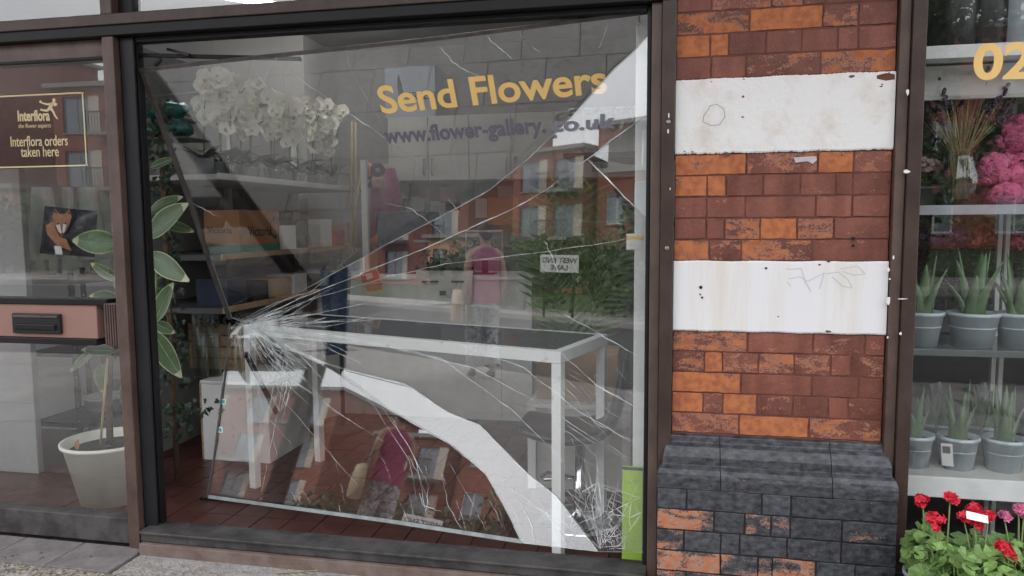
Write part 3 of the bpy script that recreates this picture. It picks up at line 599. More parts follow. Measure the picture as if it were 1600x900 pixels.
# ------------------------------------------------------------------ broken pane
TL, TR, I3 = A(222, 107, .025), A(1013, 17, .025), A(378, 503, .62)
BL3, BR3 = A(325, 777, .40), A(935, 862, .03)
pU = Pl(TL, TR, I3)
def tilted(pl, pivot, deg, yaw=0.0):          # the same plane leaning back by deg, swung by yaw, about a point
    q = Pl.__new__(Pl); q.o = pivot; ax = pl.n.cross(Vector((0, 0, 1))).normalized(); q.n = Quaternion((0, 0, 1), R(yaw)) @ (Quaternion(ax, R(deg)) @ pl.n); return q
pMv = Pl(I3, A(1012, 178, .025), A(1007, 860, .025))
pM = tilted(pMv, pMv.at(800, 480), 2.2); pM2 = tilted(pMv, pMv.at(800, 480), 2.3)
pW = pM
pL = Pl(I3, BL3, BR3)
pL2 = tilted(pL, pL.at(760, 730), 7)
pR = tilted(pMv, A(1012, 260, .03), 4, 6)
AL = [(1013, 53), (993, 77), (960, 107), (883, 193), (824, 250), (760, 300), (720, 322), (600, 384), (480, 450), (400, 492), (378, 503)]
BLn = [(1012, 178), (920, 247), (853, 297), (806, 324), (727, 360), (660, 390), (600, 413), (480, 462), (400, 497), (378, 504)]
CL = [(1010, 365), (962, 377), (840, 395), (696, 412), (600, 434), (480, 470), (400, 500), (378, 505)]
DL = [(935, 862), (869, 775), (824, 740), (749, 664), (700, 645), (633, 600), (520, 572), (440, 535), (378, 506)]
EL = [(935, 862), (815, 848), (793, 802), (758, 740), (704, 695), (600, 636), (518, 578), (440, 540), (378, 507)]
pane = thing('broken_window_pane', 'shattered laminated window pane fallen inward onto the white table', 'window pane', BR3)
def shard(pl, poly, off=0.0, t=.006):
    p = [pl.at(x, y, off) for x, y in poly]
    return local(MB().slab(p, -pl.n, t, 0, 1), pane.location).obj('glass_shard', [M['shard'], M['glass_edge']], pane)
shard(pU, [(222, 107), (373, 90), (547, 72), (680, 58), (933, 26), (1013, 17)]+AL+[(362, 497)])
shard(pW, AL+[(380, 504)]+BLn[::-1])
shard(pM, BLn[1:]+CL[::-1]+[(1010, 340), (990, 322)])
shard(pR, [(1012, 178), (918, 249), (990, 322), (1010, 340)])
shard(pM2, CL+DL[::-1]+[(1006, 864)])
shard(pL2, DL+EL[::-1][:-1])
shard(pL, EL[1:]+[(358, 512), (325, 777), (385, 785), (600, 814), (815, 848)][0:4])
def strip(pl, pts, w_, t, m, name, off=.001):
    p = [pl.at(x, y, off) for x, y in pts]; m_ = MB()
    for i in range(len(p)-1):
        d = p[i+1]-p[i]; s_ = d.cross(pl.n).normalized()*w_/2; m_.slab([p[i]+s_, p[i]-s_, p[i+1]-s_, p[i+1]+s_], pl.n, t)
    return local(m_, pane.location).obj(name, M[m], pane)
strip(pU, [(219, 109), (373, 92), (547, 74), (680, 60), (933, 28), (1013, 18)], .014, .012, 'gasket', 'gasket', -.004)
strip(pU, [(222, 107), (258, 205), (300, 320), (335, 430), (360, 497)], .02, .012, 'gasket', 'gasket', -.006)
strip(pL, [(360, 505), (356, 560), (340, 690), (325, 777)], .008, .008, 'gasket', 'gasket', -.004)
strip(pL, [(326, 776), (385, 784), (600, 813), (815, 846)], .016, .002, 'glass_edge', 'edge_strip', .001)
def crack(pl, pts, w_=.003, jit=1.2, seg=6, name='crack', q=rnd):
    P_ = []
    for i in range(len(pts)-1):
        a, b = pts[i], pts[i+1]
        for k in range(seg if i < len(pts)-2 else seg+1):
            t = k/seg; P_.append((a[0]+(b[0]-a[0])*t+q.uniform(-jit, jit)*(0 < k < seg), a[1]+(b[1]-a[1])*t+q.uniform(-jit, jit)*(0 < k < seg)))
    p = [pl.at(x, y, .0012) for x, y in P_]; n = len(p); m_ = MB(); rows = []
    for i in range(n):
        d = (p[min(i+1, n-1)]-p[max(0, i-1)]); s_ = d.cross(pl.n).normalized()*(w_/2*(.35+.65*math.sin(math.pi*min(1, (i+.6)/n*1.0)))*q.uniform(.6, 1.2)); rows.append([p[i]+s_, p[i]-s_])
    m_.grid(rows, 0, False)
    return m_
def crack_obj(pl, pts, w_, *a, **k):
    a = (pl, pts, w_*.72)+a
    return local(crack(*a, **k), pane.location).obj('crack', M['crack'], pane)
crack_obj(pU, AL[::-1], .006, .8); crack_obj(pW, BLn[::-1], .0045, .8); crack_obj(pM2, CL[::-1], .0028, .8); crack_obj(pM2, DL[::-1], .004, .8); crack_obj(pL, EL[::-1][2:], .0035, .8)
crack_obj(pR, [(918, 249), (950, 280), (990, 322)], .007, .8); crack_obj(pR, [(1012, 178), (965, 212), (918, 249)], .003)
for pl, pts, w_ in ((pU, [(683, 68), (705, 95), (728, 110), (752, 120)], .005), (pU, [(760, 57), (780, 75), (800, 92)], .004), (pU, [(812, 52), (822, 66), (845, 82)], .004), (pU, [(430, 90), (470, 125), (520, 160), (560, 187), (605, 217), (660, 257)], .0045), (pU, [(431, 92), (418, 112), (406, 140)], .002),
                    (pU, [(300, 317), (320, 328), (340, 338)], .005), (pU, [(600, 318), (640, 325), (665, 343), (700, 372)], .0045), (pU, [(950, 30), (943, 60), (935, 75)], .003), (pU, [(700, 310), (722, 340)], .003), (pU, [(540, 75), (548, 110), (600, 200)], .0015), (pU, [(990, 28), (1010, 48)], .003), (pU, [(240, 150), (330, 140), (412, 132)], .0015),
                    (pM2, [(850, 375), (860, 395), (872, 425)], .003), (pM2, [(880, 490), (935, 520), (1000, 560)], .0045), (pM2, [(600, 478), (700, 474), (780, 480)], .002), (pM2, [(440, 510), (600, 540), (740, 575), (860, 640), (980, 720)], .0035), (pM2, [(700, 530), (820, 575), (900, 640), (1003, 700)], .004), (pM2, [(420, 510), (560, 530), (690, 560), (800, 640), (900, 740), (985, 850)], .004),
                    (pM2, [(870, 545), (930, 600), (1000, 640)], .003), (pM2, [(880, 600), (930, 660), (990, 690)], .003), (pM2, [(900, 800), (945, 820), (960, 862)], .003), (pM2, [(920, 740), (935, 790), (950, 862)], .003), (pM2, [(935, 730), (925, 790), (938, 858)], .005),
                    (pL, [(600, 640), (640, 700), (670, 760), (665, 800)], .0035), (pL, [(610, 650), (650, 720), (668, 810)], .003), (pL, [(560, 600), (640, 720), (650, 780)], .002), (pL, [(690, 740), (700, 790), (720, 825)], .003), (pL, [(640, 770), (645, 800), (650, 815)], .003), (pL, [(655, 770), (662, 790), (690, 800)], .003), (pL, [(700, 720), (740, 790), (760, 830)], .002),
                    (pL, [(440, 545), (420, 640), (395, 760)], .0025), (pL, [(450, 560), (430, 660), (408, 770)], .003), (pL, [(470, 560), (450, 620), (440, 660)], .004), (pL, [(445, 560), (435, 600), (450, 590), (440, 640)], .006), (pL, [(400, 520), (520, 640), (600, 690)], .002), (pL, [(420, 600), (490, 680), (560, 760)], .002), (pL, [(380, 520), (410, 640), (460, 700)], .002),
                    (pL2, [(770, 740), (850, 800), (900, 850)], .003), (pL2, [(800, 760), (830, 820), (835, 850)], .004), (pL2, [(840, 780), (880, 840), (885, 855)], .003)):
    crack_obj(pl, pts, w_)
# the web of fine cracks spreading from the blow
web = MB(); q = random.Random(11)
def addm(m_):
    b = len(web.v); web.v += m_.v; web.f += [tuple(i+b for i in f) for f in m_.f]; web.m += m_.m; web.sm += m_.sm
for k in range(150):
    a = R(q.uniform(-28, 62)); L_ = q.choice((30, 60, 90, 130, 180))*q.uniform(.6, 1.3); bend = R(q.uniform(-14, 10)); x0, y0 = 380+q.uniform(-6, 25), 506+q.uniform(-6, 10)
    pl = pM2 if a < R(24) else pL
    addm(crack(pl, [(x0, y0), (x0+L_*.5*math.cos(a), y0+L_*.5*math.sin(a)), (x0+L_*math.cos(a+bend), y0+L_*math.sin(a+bend))], q.uniform(.001, .0026), 1.5, 4, q=q))
for k in range(22):
    a = R(q.uniform(60, 160)); L_ = q.uniform(20, 70); x0, y0 = 372+q.uniform(-8, 12), 508+q.uniform(0, 14)
    addm(crack(pL, [(x0, y0), (x0+L_*math.cos(a)*.4, y0+L_*math.sin(a))], q.uniform(.001, .002), 2, 4, q=q))
for k in range(120):
    rr = q.uniform(6, 60); a = R(q.uniform(-25, 75)); x0, y0 = 384+rr*math.cos(a), 506+rr*math.sin(a); a2 = a+R(90)
    l = q.uniform(3, 10); pl = pM2 if a < R(24) else pL
    addm(crack(pl, [(x0-l*math.cos(a2), y0-l*math.sin(a2)), (x0+l*math.cos(a2), y0+l*math.sin(a2))], q.uniform(.0008, .0022), 1, 2, q=q))
def spider(pl, cx, cy, rings, spokes, w_, sx=1.0, sy=1.0, xm=1003):     # rings and spokes of broken glass
    G = {}
    for i, r_ in enumerate(rings):
        for j in range(spokes): a = 2*math.pi*(j+q.uniform(-.3, .3))/spokes; rr = r_*q.uniform(.75, 1.25); G[i, j] = (min(xm, cx+rr*sx*math.cos(a)), min(860, cy+rr*sy*math.sin(a)))
    for i in range(len(rings)):
        for j in range(spokes):
            if q.random() < .8: addm(crack(pl, [G[i, j], G[i, (j+1) % spokes]], w_*q.uniform(.5, 1.2), .8, 3, q=q))
            if i and q.random() < .85: addm(crack(pl, [G[i-1, j], G[i, j]], w_*q.uniform(.5, 1.2), .8, 3, q=q))
spider(pM2, 945, 805, (6, 14, 26, 40, 52), 11, .0024); spider(pM2, 960, 840, (5, 12, 20), 9, .0022)
for k in range(46):                          # fine splits along the lower edge and up the side still held in the frame
    if k < 20: x0 = q.uniform(400, 820); y0 = 785+(x0-400)*.145-q.uniform(0, 110); a = R(q.uniform(55, 80)); pl = pL
    else: x0 = q.uniform(860, 985); y0 = q.uniform(560, 780); a = R(q.uniform(25, 50)); pl = pM2
    l = q.uniform(25, 80)
    if pl is pL and y0+l > 783+(x0-400)*.145: l = 783+(x0-400)*.145-y0
    if l > 8: addm(crack(pl, [(x0, y0), (x0+l*.5*math.cos(a), y0+l*.5*math.sin(a)), (min(1002, x0+l*math.cos(a)*.9), y0+l)] if pl is pL else [(x0, y0), (min(1002, x0+l*math.cos(a)), y0+l*math.sin(a))], q.uniform(.0008, .0016), 1.2, 4, q=q))
spider(pL, 396, 512, (7, 14, 24), 14, .0016, 1.5, .9); spider(pL, 440, 590, (8, 18, 30), 8, .0018, .6, 1.6)
spider(pL, 408, 545, (16, 30, 48, 72), 15, .0012, 1.1, 1.0)
for k in range(16):
    a = R(q.uniform(-150, -50)); l = q.uniform(50, 190); x1_, y1_ = 938+l*math.cos(a), 858+l*math.sin(a)
    if x1_ < 1002: addm(crack(pM2, [(938, 858), (938+l*.5*math.cos(a+.06), 858+l*.5*math.sin(a+.06)), (x1_, y1_)], q.uniform(.0009, .002), 1, 4, q=q))
tag(local(web, pane.location).obj('crack_web', M['crack'], pane), kind='stuff')
for px, py in ((349, 628), (344, 672)):
    p = [pL.at(x, y, .002) for x, y in ((px-4, py-5), (px+4, py-5), (px+5, py+4), (px-3, py+4))]
    st_ = local(MB().slab(p, pL.n, .0006), pane.location).obj('sticker', M['paper'], pane)
    p = [pL.at(x, y, .003) for x, y in ((px-2, py-3), (px+2, py-3), (px+2, py+3), (px-2, py+2))]
    local(MB().slab(p, pL.n, .0004), pane.location).obj('sticker_mark', mat('teal print', (.0, .4, .38), .5, .1, 9, 0), st_)
# lettering on the pane
def pane_text(pl, t, pa, pb, cap_px, m, offset, name='lettering', off=.0015):
    a, b = pl.at(*pa, off), pl.at(*pb, off); cap = (pl.at(pa[0], pa[1]-cap_px, off)-a).length
    me = text_mesh(t, 1.0, m, Matrix.Identity(4), offset=offset)
    xs = [v.co.x for v in me.vertices]; x0 = min(xs); k = (b-a).length/(max(xs)-x0); cy = cap/.729
    me.transform(Matrix.Translation((-x0, 0, 0))); me.transform(Matrix.Diagonal((k, cy, .001, 1)))
    me.transform(frame_M(a-pane.location, b-a, pl.n)); return link(name, me, pane)
pane_text(pU, 'Send Flowers', (597, 177), (949, 144), 43, M['gold'], .022)
pane_text(pU, 'www.flower-gallery.', (602, 224), (853, 207), 24, M['grey_vinyl'], .03)
pane_text(pW, 'co.uk', (862, 206), (962, 199), 22, M['grey_vinyl'], .03, off=.002)
# ================================================================== plant helpers
def leaf(mb, base, tip, wid, nrm=(0, -1, .3), bend=.15, m=0, me=None, rows=7, margin=.16, fold=.12, tipp=1.0):
    base = Vector(base); tip = Vector(tip); d = tip-base; L_ = d.length; t = d.normalized(); n = Vector(nrm); s_ = t.cross(n).normalized(); n = s_.cross(t)
    cols = [-1, -(1-margin), 0, (1-margin), 1] if me is not None else [-1, 0, 1]
    R_ = []
    for i in range(rows+1):
        u = i/rows; w_ = wid/2*max(.02, math.sin(math.pi*min(1, u*.92+.06))**.75*(1-.25*u*tipp)); c = base+d*u-n*bend*L_*(u*u)+n*bend*L_*.35*u
        R_.append([c+s_*w_*k+n*abs(k)*w_*fold*2 for k in cols])
    b = len(mb.v); nc = len(cols)
    for r_ in R_: mb.v += [tuple(p) for p in r_]
    for i in range(rows):
        for j in range(nc-1):
            mb.f.append((b+i*nc+j, b+i*nc+j+1, b+(i+1)*nc+j+1, b+(i+1)*nc+j)); mb.sm.append(True)
            mb.m.append(me if me is not None and (j in (0, nc-2) or i == rows-1) else m)
    return mb
def pot_prof(r0, r1, h, t=.006): return [(r0*.2, .001), (r0, 0), (r1, h*.9), (r1*1.06, h*.9), (r1*1.06, h), (r1-t, h), (r0+(r1-r0)*.8-t, h*.8)]
def pot(parent, c, r0, r1, h, m='pot_blue', n=28, name='pot', fill=.84):
    o = MB().lathe(pot_prof(r0, r1, h), c, n, cap=False).obj(name, M[m], parent)
    MB().lathe([(.002, h*fill+.004), (r0+(r1-r0)*fill-.007, h*fill), (r0+(r1-r0)*fill-.007, h*fill-.01)], c, n, cap=False).obj('soil', M['soil'], parent)
    return o
def rv(a): return Vector((rnd.uniform(-a, a), rnd.uniform(-a, a), rnd.uniform(-a, a)))

# ------------------------------------------------------------------ rubber plant in its tub, behind the door
RP = Vector((A(173, 700, .46).x, .46, FZ))
t = thing('rubber_plant', 'variegated rubber plant with bamboo cane in a cream tub', 'plant', RP)
ph = A(163, 690, .46).z-FZ+.02; pr = (A(232, 690, .46).x-A(97, 690, .46).x)/2*.86
MB().lathe([(pr*.15, .0), (pr*.68, 0), (pr*.97, ph*.93), (pr*1.03, ph*.945), (pr*1.04, ph), (pr*.97, ph), (pr*.9, ph*.82)], n=40, cap=False).obj('tub', M['pot_cream'], t)
MB().lathe([(.01, ph*.87), (pr*.91, ph*.85)], n=40, cap=False).obj('soil', M['soil'], t)
tk = lambda x, y, Y=.46: A(x, y, Y)-RP
MB().tube([tk(172, 692), tk(170, 620), tk(174, 540), tk(190, 460), tk(215, 380), tk(230, 320)], [.017, .015, .013, .011, .009, .006], 10).obj('trunk', M['bark'], t)
MB().tube([tk(178, 560), tk(215, 520, .42), tk(243, 470, .4), tk(245, 420, .4)], [.01, .009, .008, .006], 8).obj('branch', M['stem'], t)
MB().tube([tk(157, 694, .43), tk(168, 560, .43)], .006, 8).obj('cane', M['cane'], t)
for bx, by, tx, ty, w_, Y0, Y1 in ((184, 382, 113, 375, 40, .4, .3), (192, 388, 180, 328, 24, .4, .34), (187, 438, 140, 411, 18, .42, .36), (198, 462, 180, 430, 20, .42, .4), (234, 368, 289, 318, 38, .38, .28), (234, 332, 282, 306, 24, .44, .42), (258, 350, 303, 362, 18, .42, .4), (236, 398, 291, 438, 34, .4, .3), (243, 500, 270, 442, 30, .4, .36), (243, 505, 272, 520, 20, .42, .44), (240, 520, 283, 590, 34, .4, .34),
                                   (150, 545, 108, 580, 16, .4, .32), (178, 548, 128, 546, 20, .42, .3), (160, 568, 160, 615, 26, .46, .44), (192, 548, 203, 605, 16, .44, .4), (196, 600, 188, 630, 18, .46, .46), (236, 262, 272, 246, 14, .42, .4), (185, 470, 140, 462, 26, .44, .36)):
    b0, t0 = tk(bx, by, Y0), tk(tx, ty, Y1); sc_ = (Y0+2.75)/1160*1.0
    lm_ = leaf(MB(), b0, t0, w_*sc_*1.25, (rnd.uniform(-.3, .3), -1, rnd.uniform(.1, .6)), rnd.uniform(.02, .16), 0, 1, 8, .1); nb_ = len(lm_.v); mid_ = [Vector(lm_.v[i*5+2]) for i in range(9)]
    lm_.tube([p_+Vector((0, -.0012, 0)) for p_ in mid_], [.0016*(1-.08*i) for i in range(9)], 4, 1); lm_.obj('leaf', [M['leaf'], M['leaf_edge']], t)
leaf(MB(), tk(120, 702, .36), tk(122, 686, .36), .035, (0, -1, .2), .05).obj('plant_tag', M['orange_carton'], t)

# ------------------------------------------------------------------ things behind the door glass
p = A(60, 500, .95)
t = thing('metal_rack', 'black slotted metal rack behind the door glass', 'rack', (p.x, .95, FZ))
xa, xb = A(45, 400, .95).x-p.x, A(112, 400, .95).x-p.x
for x in (xa, xb):
    for y in (0, .42):
        u = MB().box(x-.02, x+.02, y-.02, y-.016, 0, 1.12).box(x-.02, x-.016, y-.0159, y+.02, 0, 1.12).obj('upright', M['black'], t)
        for k in range(12): MB().box(x-.004, x+.004, y-.0206, y-.0201, .06+.088*k, .072+.088*k).obj('slot', M['metal'], u)
for z in (.2, .62, 1.05): MB().box(xa-.02, xb+.02, -.0155, .415, z, z+.03).obj('rack_shelf', M['black'], t, .002)
RKZ = FZ+1.08
c = A(100, 362, .82)
t = thing('fox_cushion', 'dark violet square cushion printed with a fox face and price tag', 'cushion', (c.x, .86, RKZ))
def fx(x, y, o=0.0): return A(x, y, .80-o)-Vector(t.location)
cc = [fx(70, 322), fx(152, 330), fx(148, 402), fx(62, 396)]
rows = []
for i in range(11):
    u = i/10; a = cc[0].lerp(cc[1], u); b = cc[3].lerp(cc[2], u); row = []
    for j in range(11):
        v = j/10; q_ = a.lerp(b, v); pu = (math.sin(math.pi*u)*math.sin(math.pi*v))**.5; row.append(q_+Vector((0, -.045*pu, 0)))
    rows.append(row)
bk = [[q_+Vector((0, .10*(math.sin(math.pi*i/10)*math.sin(math.pi*j/10))**.5+.002, 0)) for j, q_ in enumerate(r_)] for i, r_ in enumerate(rows)]
MB().grid(rows).grid(bk).obj('cover', M['purple'], t)
def fpoly(pts, m, name, o): return MB().slab([fx(x, y, o) for x, y in pts], (0, -1, 0), .0015).obj(name, M[m], t)
fpoly([(82, 338), (86, 326), (93, 334), (101, 334), (109, 327), (112, 340), (108, 352), (104, 360), (97, 370), (90, 360), (85, 352)], 'fox', 'fox_face', .055)
fpoly([(72, 352), (84, 345), (86, 356), (94, 370), (104, 374), (112, 392), (90, 384), (74, 366)], 'fox', 'fox_neck', .0535)
fpoly([(88, 352), (94, 350), (97, 366), (92, 362)], 'paper', 'fox_cheek', .0575); fpoly([(104, 351), (99, 350), (97.5, 366), (102, 361)], 'paper', 'fox_cheek', .0575)
fpoly([(84, 330), (87, 328), (89, 335)], 'purple', 'fox_ear', .0578); fpoly([(106, 334), (109, 329), (110, 335)], 'purple', 'fox_ear', .0578)
fpoly([(95.5, 364), (99, 364), (97.3, 368)], 'black', 'fox_nose', .0595); fpoly([(89.5, 349), (92.5, 348), (92, 351)], 'black', 'fox_eye', .0595); fpoly([(101, 348), (104, 349), (102, 351)], 'black', 'fox_eye', .0595)
fpoly([(85, 384), (96, 385), (98, 398), (87, 397)], 'paper', 'price_tag', .062)
for k, (px, lab) in enumerate(((69, 'pale tapered lampshade behind the fox cushion'), (140, 'pale tapered lampshade half hidden behind the rubber plant'))):
    b = A(px, 350, 1.25); t = thing('lampshade', lab, 'lampshade', (b.x, 1.25, RKZ), 'pale lampshades on the rack')
    zt = A(px, 293, 1.25).z-RKZ; r_ = 21*4.0/1160
    MB().lathe([(r_*1.25, .10), (r_*1.15, zt*.5), (r_*.75, zt)], n=24, cap=False).obj('shade', M['white'], t); MB().lathe([(.05, 0), (.04, .02), (.012, .03), (.012, zt*.8)], n=14).obj('stand', M['wood'], t)
b = A(107, 330, 1.1); t = thing('bottle_bag', 'slim white paper bag with wooden hanger handle on the rack', 'bag', (b.x, 1.1, RKZ))
zt = A(107, 293, 1.1).z-RKZ; MB().box(-.025, .025, -.02, .02, 0, zt).obj('bag_body', M['paper'], t, .006); MB().box(-.045, .045, -.026, -.0205, zt-.17, zt-.14).obj('clip', M['wood'], t, .002)
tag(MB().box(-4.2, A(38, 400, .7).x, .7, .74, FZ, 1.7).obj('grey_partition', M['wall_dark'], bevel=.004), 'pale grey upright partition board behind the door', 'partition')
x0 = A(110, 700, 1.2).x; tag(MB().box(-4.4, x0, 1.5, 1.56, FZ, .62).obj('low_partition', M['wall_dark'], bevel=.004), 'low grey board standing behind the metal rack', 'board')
c = A(140, 720, .9); t = thing('wire_basket', 'round glass bowl on the floor behind the cream tub', 'bowl', (c.x, .95, FZ)); MB().lathe([(.05, .0), (.12, .05), (.16, .16), (.155, .16), (.11, .05)], n=28, cap=False).obj('bowl', M['clear'], t)
c = A(190, 640, 1.3); t = thing('bucket', 'white flower bucket in the shadow behind the cream tub', 'bucket', (c.x-.1, 1.3, FZ)); MB().lathe([(.09, 0), (.13, .3), (.135, .3), (.135, .31), (.125, .31), (.1, .06)], n=28, cap=False).obj('body', M['white'], t); MB().tube([(-.132, 0, .28), (-.1, -.09, .2), (0, -.13, .17), (.1, -.09, .2), (.132, 0, .28)], .004, 6).obj('handle', M['metal'], t)

# ------------------------------------------------------------------ ivy pole, plinth, vases, crate
b = AZ(272, 705, FZ); b = Vector((A(272, 640, .75).x, .75, FZ))
t = thing('ivy_column', 'tall pole wrapped in dark trailing ivy beside the window post', 'ivy', b)
zt = A(285, 150, .75).z-FZ
MB().tube([(0, 0, 0), (.0, 0, zt)], .014, 8).obj('pole', M['bark'], t)
iv = MB(); q = random.Random(3)
star = [(0, 0), (.32, -.12), (.5, .18), (.3, .34), (.34, .6), (.12, .62), (0, 1), (-.12, .62), (-.34, .6), (-.3, .34), (-.5, .18), (-.32, -.12)]
def ivy_leaf(mb, c, s_, q):
    n = Vector((q.uniform(-.6, .6), -1, q.uniform(-.1, .9))).normalized(); t_ = Vector((q.uniform(-1, 1), q.uniform(-.3, .3), q.uniform(-1.2, .3))).normalized(); x = t_.cross(n).normalized(); n = x.cross(t_)
    b0 = len(mb.v); mb.v += [tuple(c+x*a*s_+t_*d*s_+n*(-.12*s_*abs(a))) for a, d in star]; mb.v.append(tuple(c+t_*.45*s_+n*.04*s_))
    for i in range(12): mb.f.append((b0+i, b0+(i+1) % 12, b0+12)); mb.m.append(0); mb.sm.append(False)
for k in range(330):
    z = q.uniform(.25, zt); a = q.uniform(0, 6.28); r_ = q.uniform(.01, .075)*(1.25 if z < .9 else 1)
    ivy_leaf(iv, Vector((r_*math.cos(a), r_*math.sin(a), z)), q.uniform(.026, .05), q)
for k in range(26): ivy_leaf(iv, Vector((.05+.011*k*q.uniform(.4, 1), q.uniform(-.1, .05), .42+q.uniform(-.06, .06))), q.uniform(.025, .045), q)
tag(iv.obj('foliage', M['ivy'], t), kind='stuff')
PLx0, PLx1 = -2.66, -2.18
t = thing('white_plinth', 'low white display plinth with bare wood edges by the ivy', 'plinth', (-2.42, 1.3, FZ))
plt = A(330, 598, 1.05).z-FZ
MB().box(-.24, .19, -.2, .3, 0, plt-.02).obj('body', M['white_worn'], t, .003); MB().box(-.245, .195, -.205, .305, plt-.019, plt).obj('top_board', M['white'], t, .003); MB().box(-.252, -.241, -.2, .3, .0, plt-.02).obj('edge_board', M['wood'], t, .002); MB().box(.1, .11, -.203, -.2005, .2, .225).obj('scratch', M['dark_board'], t)
PT = FZ+plt
for k, (px, y, w_, pt, lab) in enumerate(((313, 1.16, 17, 488, 'tall clear cylinder vase nearest the ivy on the plinth'), (334, 1.24, 16, 490, 'tall clear cylinder vase beside the wooden crate'), (322, 1.36, 20, 528, 'short wide clear vase behind the two tall ones'))):
    c = A(px, 560, y); r_ = w_*(y+2.75)/1160*.75; hh = A(px, pt, y).z-PT
    t = thing('cylinder_vase', lab, 'vase', (c.x, y, PT), 'clear vases on the plinth')
    MB().lathe([(.004, .012), (r_*.98, .012), (r_, hh), (r_*1.05, hh+.004), (r_*1.06, hh-.002), (r_*1.02, .0), (.004, 0)], n=24, cap=False).obj('glass', M['clear'], t); MB().lathe([(r_*1.03, hh-.003), (r_*1.05, hh+.003), (r_*.99, hh+.003), (r_*.99, hh-.003)], n=24, cap=False).obj('rim', M['glass_edge'], t)
c = A(345, 515, 1.5); t = thing('wooden_crate', 'small pale wooden planter crate standing behind the vases', 'crate', (c.x, 1.52, PT))
hz = A(345, 503, 1.5).z-PT
for k in range(4):
    z = hz*k/4
    for s_ in (-1, 1): MB().box(-.16, .2, s_*.11-.006, s_*.11+.006, z+.003, z+hz/4-.003).obj('slat', M['wood'], t, .002)
for x in (-.163, .2): MB().box(x-.006, x+.006, -.115, .115, 0, hz).obj('end_board', M['wood'], t, .002)
pc = c+Vector((.05, .02, 0)); t = thing('bushy_plant', 'small dark bushy plant growing in the wooden crate', 'plant', (c.x, 1.52, PT+.02)); bu = MB(); q = random.Random(5)
for k in range(420):
    d = Vector((q.gauss(0, 1), q.gauss(0, 1), q.gauss(0, 1))).normalized()*q.uniform(.02, .14); d.z = abs(d.z)*1.1+hz-.06
    leaf(bu, d, d+Vector((q.uniform(-1, 1), q.uniform(-1, .4), q.uniform(0, 1))).normalized()*.035, .014, (q.uniform(-.4, .4), -1, .4), .1, rows=3)
tag(bu.obj('foliage', M['ivy'], t), kind='stuff'); MB().tube([(0, 0, .03), (.01, 0, hz)], .01, 6).obj('stem', M['bark'], t)

# ------------------------------------------------------------------ shelf rack with the orchids
RX0, RX1, RY0, RY1 = -3.0, -2.42, .98, 2.95
t = thing('shelf_rack', 'long grey shelving with white edged orchid shelf along the wall', 'shelving', (-2.7, 2, FZ)); RL = Vector(t.location)
ZS = [1.55, 1.10, .80]
for z in ZS:
    b = local(MB().box(RX0, RX1, RY0, RY1, z-.03, z), RL).obj('shelf_board', M['dark_board'] if z < 1.2 else M['cabinet'], t)
    local(MB().box(RX1+.0005, RX1+.014, RY0-.002, RY1, z-.028, z+.006), RL).obj('edge_strip', M['white'] if z > 1.2 else M['wood'], b, .002)
local(MB().box(RX0, RX0+.02, RY0, RY1, 1.96, 2.30), RL).obj('fascia_board', M['dark_board'], t, .002)
for y in (RY0+.01, (RY0+RY1)/2, RY1-.01):
    for x in (RX0+.02,): local(MB().box(x-.02, x+.02, y-.02, y+.02, FZ, 2.079), RL).obj('upright', M['white_worn'], t)
local(MB().box(RX0-.03, RX0-.001, RY0, RY1, FZ, 1.95), RL).obj('back_panel', M['wall_dark'], t)
tag(local(MB().box(-.3, .3, -.008, .008, 0, .58), (0, 0, 0)).obj('base_board', M['white'], bevel=.003), 'white board leaning at the foot of the shelving', 'board').matrix_world = Matrix.Translation((-2.35, 2.1, FZ)) @ Matrix.Rotation(R(62), 4, 'Z') @ Matrix.Rotation(R(-5), 4, 'X')
# orchid kit: flower, leaf
fl = MB()
for k in range(5):
    a = R(90+72*k); w_ = .046 if k in (1, 4) else .032; leaf(fl, (0, 0, 0), (.034*math.cos(a), -.004, .034*math.sin(a)), w_, (0, -1, 0), -.1, 0, rows=6, tipp=-.3)
fl.ball((0, -.008, -.006), .007, .008, .009, 6, 5, 1)
flower_me = fl.mesh('flower', [M['petal'], M['petal_y']])
q = random.Random(21)
orch = [(1.08, 0, 'nearest the window'), (1.2, .1, ''), (1.34, -.06, ''), (1.48, .06, ''), (1.62, -.1, ''), (1.76, .06, ''), (1.9, -.04, ''), (2.05, .08, ''), (2.2, -.06, ''), (2.35, .04, ''), (2.52, -.02, ''), (2.72, .02, 'farthest along')]
ordn = ['first', 'second', 'third', 'fourth', 'fifth', 'sixth', 'seventh', 'eighth', 'ninth', 'tenth', 'eleventh', 'last']
